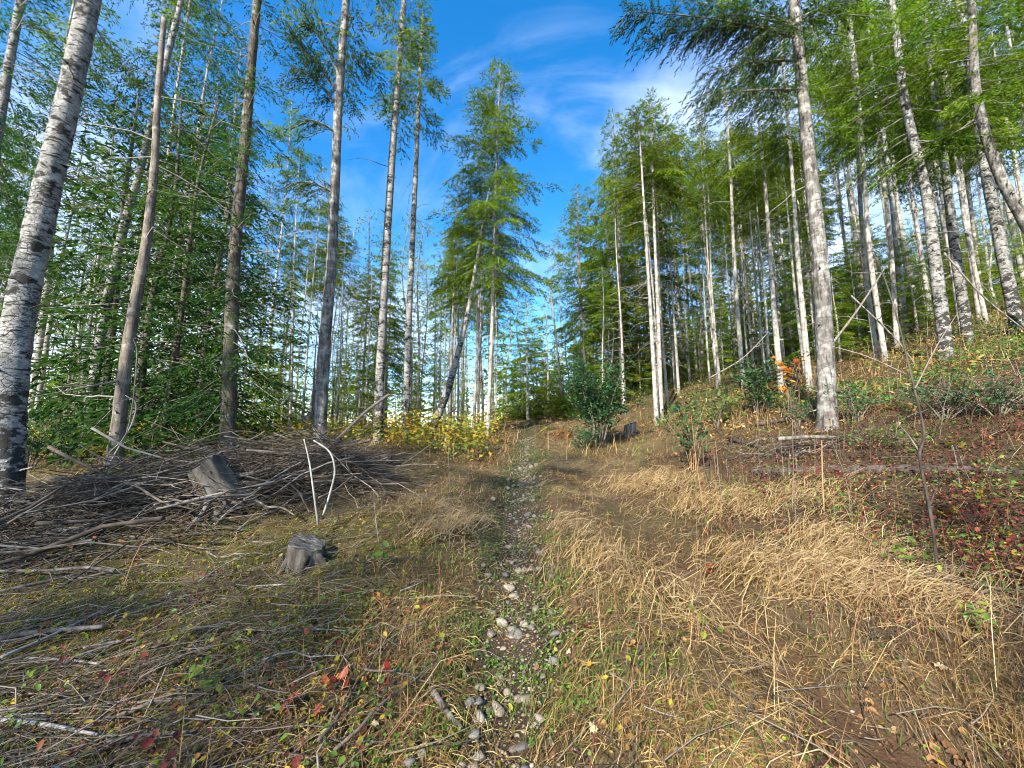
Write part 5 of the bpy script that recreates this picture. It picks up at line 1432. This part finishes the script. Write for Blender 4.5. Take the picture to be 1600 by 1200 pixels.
shrub('salal_shrub', 'mounded green bush below the edge alder on the bank', ground_at(1560, 650), 0.6, 1.3, 12, 800, 0.055, M_BROAD, M_TWIG, 8, 0.5, low=0.0, rr=(0.6, 0.22))
shrub('salal_shrub', 'small dark bush between the bank bush and the big grey trunk', ground_at(1245, 668), 0.5, 0.75, 8, 420, 0.05, M_BROAD, M_TWIG, 9, 0.5, low=0.05)
shrub('green_shrub', 'patch of fresh green weeds beside the silver log on the bank', ground_at(1370, 700), 0.22, 1.3, 16, 520, 0.05, M_LIME, M_TWIG, 10, 0.55, low=0.0, rr=(0.45, 0.2), cat='plant')
shrub('green_shrub', 'yellow leafed bushy fern clump under the flecked alders', ground_at(1508, 620), 0.55, 0.55, 7, 220, 0.07, M_YELLOW, M_TWIG, 11, 0.4, low=0.1, rr=(0.4, 0.15), cat='plant')
shrub('green_shrub', 'green bush of the far side of the grass by the lone fir', ground_at(742, 712), 0.35, 0.9, 12, 420, 0.05, M_LIME, M_TWIG, 12, 0.3, low=0.0, rr=(0.3, 0.2), cat='plant', up=1.2)
for k, (px, py, h, w, lab) in enumerate(((55, 735, 0.9, 1.2, 'dark green bush behind the foot of the thickest alder'), (110, 720, 0.8, 1.1, 'blue green bush between the thickest alder and the dead snag'), (235, 715, 0.7, 1.1, 'fern-like green bush between the dead snag and the mossy cedar'), (300, 705, 0.6, 1.0, 'bright green bush just in front of the mossy cedar'))):
    d = 7.0 + 0.4 * k
    shrub('green_shrub', lab, ground_d(px, d), h, w, 10, 760, 0.07, (M_BROAD, M_BROAD, M_LIME, M_LIME)[k], M_TWIG, 30 + k, 0.42, low=0.0, rr=(0.45, 0.25))
# vine maple with the last orange leaves
shrub('vine_maple', 'thin vine maple with a few orange leaves in front of the hillside poles', ground_at(1236, 655), 1.9, 0.75, 5, 42, 0.13, M_ORANGE, M_TWIG, 41, 0.9, low=0.5, cluster=3, r0=0.010, cat='tree')
# young conifer seedlings near the track
rngs = np.random.RandomState(88)
for k, (px, py, h, lab) in enumerate(((1005, 733, 0.62, 'knee-high bright green fir seedling by the dry grass'), (1075, 690, 0.55, 'small green fir seedling behind the open blue green bush'), (655, 700, 0.5, 'little fir seedling at the foot of the thinner grey alder'))):
    g = ground_at(px, py)
    t = thing('fir_seedling', lab, 'seedling', g)
    cb = conifer(rngs, h, 0.04, h * 0.38, 34, (50, 10), 0.1, 0.045, 0.16, (0.045, 0.012), 0.022, 45, 0.05, 0.8, wood_r=0.004)
    obj('trunk', trunk_bag(rngs, [(0, 0, -0.05), (0, 0, h)], 0.008, 0.002, 5, 0.1)[0].build('trunk', [M_TWIG]), t)
    obj('crown', cb.build('crown', [M_YOUNG, M_TWIG]), t)
# the crooked sapling on the near bank
g = ground_at(1466, 890)
d0 = g[1]
pts = [g - [0, 0, 0.08]] + lifted([(1465, 885), (1453, 797), (1437, 715), (1444, 677), (1427, 600), (1416, 555), (1400, 490), (1378, 425), (1366, 400)], [d0, d0, d0, d0 + .02, d0 + .05, d0 + .1, d0 + .15, d0 + .2, d0 + .22])
sap = line_thing('leafless_sapling', 'crooked leafless sapling standing in the red brambles', 'sapling', pts, 0.013, 0.004, M_STICK, 8, 0.06, None, 0, 70, 44)
for (a, b, m) in (((1430, 607), (1497, 488), M_TWIG), ((1416, 585), (1300, 541), M_LIMB), ((1436, 705), (1400, 660), M_LIMB), ((1452, 790), (1480, 740), M_TWIG)):
    p0, p1 = P(*a, d0 + 0.03), P(*b, d0 + 0.25)
    mdl = 0.5 * (p0 + p1) + [0, 0, 0.03]
    fb = Bag(); V, F4, F3 = tube(spline([p0 - pts[0], mdl - pts[0], p1 - pts[0]], 9), np.linspace(0.007, 0.003, 9), 5); fb.add(V, F4, F3)
    obj('branch', fb.build('branch', [m], True), sap)
for k, (pl, r, mat, lab) in enumerate((
        ([(1288, 805), (1285, 745), (1284, 688)], 0.010, M_ORANGE_STICK, 'upright orange-brown stalk in front of the big grey trunk'),
        ([(1244, 830), (1240, 740), (1238, 655)], 0.006, M_TWIG, 'upright thin dark stalk next to the orange-brown stalk'),
        ([(1258, 655), (1300, 705), (1350, 745), (1410, 785), (1440, 815)], 0.006, M_ORANGE_STICK, 'long pale bramble cane arching down across the orange-brown stalk'),
        ([(1330, 810), (1322, 750), (1300, 690)], 0.005, M_TWIG, 'slanting brown stem in the brambles below the silver log'),
        ([(702, 860), (703, 780), (700, 690)], 0.005, M_TWIG, 'single tall thin stem rising from the grass beside the stony rut'),
        ([(592, 850), (586, 800), (584, 768)], 0.007, M_WHITE_STICK, 'short grey dead stem standing behind the leafy bramble sprig'),
        ([(1100, 800), (1088, 720), (1080, 650)], 0.006, M_ORANGE_STICK, 'thin reddish stem rising beside the open blue green bush'),
        ([(1130, 800), (1122, 730), (1118, 690)], 0.005, M_TWIG, 'short reddish brown stem uphill of the open blue green bush'),
        ([(1500, 760), (1494, 720), (1488, 695)], 0.008, M_WHITE_STICK, 'bleached forked stem under the yellow leaf sprig'),
        ([(1520, 760), (1508, 735), (1500, 712)], 0.006, M_WHITE_STICK, 'second bleached stem just uphill of the forked stem'),
        ([(1365, 700), (1390, 670), (1420, 650), (1450, 640)], 0.005, M_TWIG, 'arching dark cane above the fresh green weeds'),
        ([(1395, 865), (1350, 840), (1290, 800), (1240, 780)], 0.004, M_STICK, 'grey bramble cane trailing down the bank into the hay'))):
    g = ground_at(*pl[0])
    line_thing('dry_stalk', lab, 'stem', [g - [0, 0, 0.05]] + [P(a, b, g[1] + 0.02 * i) for i, (a, b) in enumerate(pl)], r, r * 0.5, mat, 6, 0.05, None, 2 if k in (3, 6, 8) else 0, 80 + k)
# leafy sprigs of bramble and other small plants
for k, (px, py, h, w, nl, ll, mat, rr, lab) in enumerate((
        (325, 1095, 0.20, 0.22, 20, 0.055, M_LIME, (0.75, 0.25), 'green and yellow leafy sprig among dead grass near the low corner'),
        (588, 895, 0.26, 0.24, 14, 0.075, M_LIME, (0.35, 0.2), 'bramble sprig with bright green leaves near the cut stump'),
        (560, 905, 0.14, 0.22, 8, 0.06, M_YELLOW, (0.7, 0.15), 'low bramble sprig with yellow and orange leaves'),
        (1092, 1000, 0.20, 0.10, 6, 0.085, M_LIME, (0.8, 0.15), 'lone lime green sprig in the tall dry grass'),
        (1492, 705, 0.18, 0.24, 12, 0.10, M_YELLOW, (0.35, 0.2), 'sprig with yellow leaves on bleached stems above the brambles'),
        (1492, 810, 0.26, 0.22, 12, 0.085, M_YELLOW, (0.75, 0.2), 'sprig with a big orange leaf over the brambles'),
        (1560, 850, 0.16, 0.24, 12, 0.075, M_YELLOW, (0.5, 0.2), 'yellow leafed sprig in the shade by the picture edge'),
        (530, 1105, 0.16, 0.20, 16, 0.06, M_RED, (0.4, 0.3), 'red leafed bramble sprig in the near dead grass'),
        (590, 1095, 0.13, 0.12, 8, 0.045, M_RED, (0.1, 0.15), 'small pinkish red sprig beside the green weeds'),
        (380, 1125, 0.14, 0.20, 12, 0.045, M_YELLOW, (0.25, 0.15), 'pale yellow sprig in the near dead grass'),
        (40, 1085, 0.10, 0.18, 12, 0.035, M_YELLOW, (0.22, 0.12), 'tiny round-leaved yellow sprig on the moss'),
        (600, 955, 0.14, 0.2, 12, 0.05, M_RED, (0.8, 0.2), 'orange red sprig in the grass near the stony rut'),
        (1420, 900, 0.2, 0.3, 20, 0.06, M_LIME, (0.75, 0.2), 'yellow green bramble clump at the foot of the crooked sapling'),
        (1545, 1000, 0.18, 0.32, 26, 0.05, M_LIME, (0.8, 0.2), 'small leaved green creeper in the sunny hay'),
        (1140, 790, 0.2, 0.3, 14, 0.06, M_LIME, (0.6, 0.2), 'green bramble leaves at the edge of the dry grass'),
        (850, 718, 0.10, 0.4, 30, 0.05, M_BROAD, (0.7, 0.2), 'grey green rosette on the crown of the track'),
        (170, 915, 0.07, 0.2, 14, 0.04, M_LIME, (0.8, 0.2), 'light green seedling patch on the bright moss'))):
    shrub('leafy_sprig', lab, ground_at(px, py), h, w, 3, nl, ll, mat, M_ORANGE_STICK if k % 2 else M_TWIG, 200 + k, 0.62, low=0.3, cluster=2, r0=0.0035, rr=rr, cat='sprig')
def fern(label, base, n, L, mat, seed, droop=0.5, group=None):
    rng = np.random.RandomState(seed)
    t = thing('fern', label, 'fern', base, 0, group)
    for k in range(n):
        a = k * 2.4 + rng.uniform(-0.3, 0.3); l = L * rng.uniform(0.7, 1.1); u = np.linspace(0, 1, 16)
        up = rng.uniform(0.5, 1.0)
        pts = np.stack([np.cos(a) * l * u, np.sin(a) * l * u, l * (up * u - (up * 0.6 + droop) * u ** 2)], -1)
        b = Bag(); V, F4, _ = tube(pts[::3], 0.004, 3, cap=False); b.add(V, F4, None, 0.3)
        d = unit(np.gradient(pts, axis=0)); sd = unit(np.cross(d, [0, 0, 1.0]))
        for sg in (1, -1):
            w = 0.22 * l * np.sin(np.pi * np.clip(u * 0.92 + 0.06, 0, 1)) ** 0.7
            V, F3 = kites(pts[1:], (d + sd * sg * 1.6)[1:], w[1:], 0.05 * l, unit(np.cross(sd, d) + rng.normal(0, 0.15, d.shape))[1:], 0.1)
            b.add(V, None, F3, np.clip(rng.uniform(0.2, 0.8) + rng.normal(0, 0.1, len(V)), 0, 1))
        obj('frond', b.build('frond', [mat]), t)
    return t
fern('green sword fern on the cut bank at the end of the track', ground_at(856, 672), 11, 0.75, M_FERN, 1)
fern('rust brown fern beside the green sword fern', ground_at(878, 676), 10, 0.8, M_BRACKEN, 2)
fern('faded orange fern close to the dense evergreen shrub', ground_at(893, 682), 10, 0.7, M_BRACKEN, 3)
fern('rust brown fern under the slender white alder', ground_at(720, 690), 9, 0.7, M_BRACKEN, 4)
fern('brown fern at the foot of the lone fir', ground_at(775, 690), 9, 0.6, M_BRACKEN, 5)
fern('pale dead fern on the bank uphill of the salal bush', ground_at(1395, 640), 10, 0.6, M_BRACKEN, 6)
fern('green fern at the foot of the mossy cedar', ground_d(335, 7.4), 12, 0.8, M_FERN, 7)
fern('green fern in front of the dead snag', ground_d(205, 6.6), 12, 0.7, M_FERN, 8)
# needles and litter banked round the feet of the single trees
bx, by = [], []
for (hx, hy) in HERO_XY:
    a = rs.uniform(0, 6.28, 130); r = 0.16 + np.abs(rs.normal(0, 0.28, 130))
    bx.append(hx + r * np.cos(a)); by.append(hy + r * np.sin(a))
x, y = np.concatenate(bx), np.concatenate(by); n = len(x)
grass_obj('foot_grass', x, y, rs.uniform(0.08, 0.38, n), rs.uniform(0.006, 0.012, n), rs.uniform(0, 6.28, n), np.clip(rs.normal(0.7, 0.5, n), 0, 1.5), rs.beta(1.6, 2.2, n), M_STRAW)
leaves_obj('foot_litter', x + rs.normal(0, 0.1, n), y + rs.normal(0, 0.1, n), rs.uniform(0.03, 0.09, n), rs.uniform(0.01, 0.12, n), rs.beta(2, 2, n), M_LITTER, 0.5, 0.6, 0.25)
# large fallen leaves
def maple_leaf(seed, mat):
    rng = np.random.RandomState(seed)
    a = np.linspace(0, 2 * np.pi, 21)[:-1]
    r = np.array([1.0, .62, .8, .55, .92, .5, .62, .42, .5, .3, .16, .3, .5, .42, .62, .5, .92, .55, .8, .62]) * rng.uniform(0.88, 1.1, 20)
    V = np.stack([r * np.cos(a), r * np.sin(a), 0.22 * rng.uniform(-0.6, 1, 20) + 0.25 * (r * np.sin(a)) ** 2], -1) * 0.5
    V2 = V * [0.5, 0.5, 0.35] + rng.normal(0, 0.012, V.shape)
    VV = np.vstack([V, V2, [[0, 0, 0]]])
    j = np.arange(20); k = (j + 1) % 20
    F4 = np.stack([20 + j, j, k, 20 + k], -1)
    F3 = np.stack([20 + j, 20 + k, np.full(20, 40)], -1)
    rr = np.clip(np.concatenate([rng.normal(0.5, 0.25, 40), [0.2]]), 0, 1)
    return mesh('fallen_leaf', VV, F4, F3, [mat], rr, None, True)
LEAVES = {m: [maple_leaf(600 + i + 10 * q, m) for i in range(4)] for q, m in enumerate((M_RED, M_TAN, M_ORANGE, M_YELLOW))}
for k, (px, py, s, mat, lab) in enumerate((
        (916, 992, 0.115, M_RED, 'large curled russet maple leaf in the grass beside the stony rut'),
        (918, 1003, 0.06, M_TAN, 'pale leaf tucked under the large curled russet leaf'),
        (456, 1112, 0.15, M_RED, 'biggest dark red leaf lying in the near dead grass'),
        (196, 942, 0.14, M_RED, 'rust orange leaf lying on sticks over the moss'),
        (66, 988, 0.09, M_RED, 'rusty leaf on edge among the sticks on the moss'),
        (1472, 1056, 0.105, M_TAN, 'cream coloured maple leaf lying in the sunny hay'),
        (1105, 905, 0.13, M_RED, 'red brown leaf by the sunny patch of flattened hay'),
        (1110, 895, 0.10, M_RED, 'dull red leaf overlapping the red brown leaf by the hay'),
        (700, 1047, 0.05, M_RED, 'small brick red leaf on the soil beside the stony rut'),
        (642, 892, 0.06, M_RED, 'crimson leaf behind the bramble sprig'),
        (1415, 945, 0.09, M_YELLOW, 'bright yellow leaf in the sunny hay'),
        (1545, 818, 0.14, M_YELLOW, 'golden maple leaf on the shaded brambles'),
        (275, 1065, 0.10, M_YELLOW, 'golden leaf standing beside the green leafy sprig'),
        (587, 1148, 0.065, M_TAN, 'round tan leaf beside the green weeds'),
        (925, 1155, 0.07, M_TAN, 'pale pointed leaf on bare soil at the near end of the track'),
        (888, 1030, 0.045, M_TAN, 'small cream leaf beside the stony rut'),
        (982, 1020, 0.05, M_ORANGE, 'small orange leaf standing in the grass of the ridge'),
        (1190, 1128, 0.05, M_ORANGE, 'orange leaf caught in the tall grass near the bare track'),
        (1078, 989, 0.05, M_ORANGE, 'orange leaf at the foot of the lime green sprig'),
        (920, 1050, 0.05, M_ORANGE, 'tiny rust leaf between the stony rut and the grass ridge'),
        (100, 872, 0.07, M_TAN, 'tan leaf on the brush near the thickest alder'),
        (345, 1165, 0.05, M_YELLOW, 'yellow leaf in the near dead grass'),
        (640, 1178, 0.055, M_YELLOW, 'clean yellow leaf beside the low weeds at the near edge'),
        (560, 1175, 0.06, M_ORANGE, 'orange pointed leaf in the grass at the near edge'),
        (1330, 880, 0.08, M_RED, 'red brown leaf in the shade above the sunny hay'),
        (1225, 838, 0.10, M_RED, 'rust red leaf low in the brambles by the dry grass'))):
    g = ground_at(px, py)
    o = obj('fallen_leaf', LEAVES[mat][k % 4], None, g + [0, 0, 0.035 + s * 0.12], (rngd.uniform(-0.15, 0.6), rngd.uniform(-0.35, 0.35), rngd.uniform(0, 6.28)), s)
    tag(o, lab, 'leaf', 'large leaves fallen on the clearing')
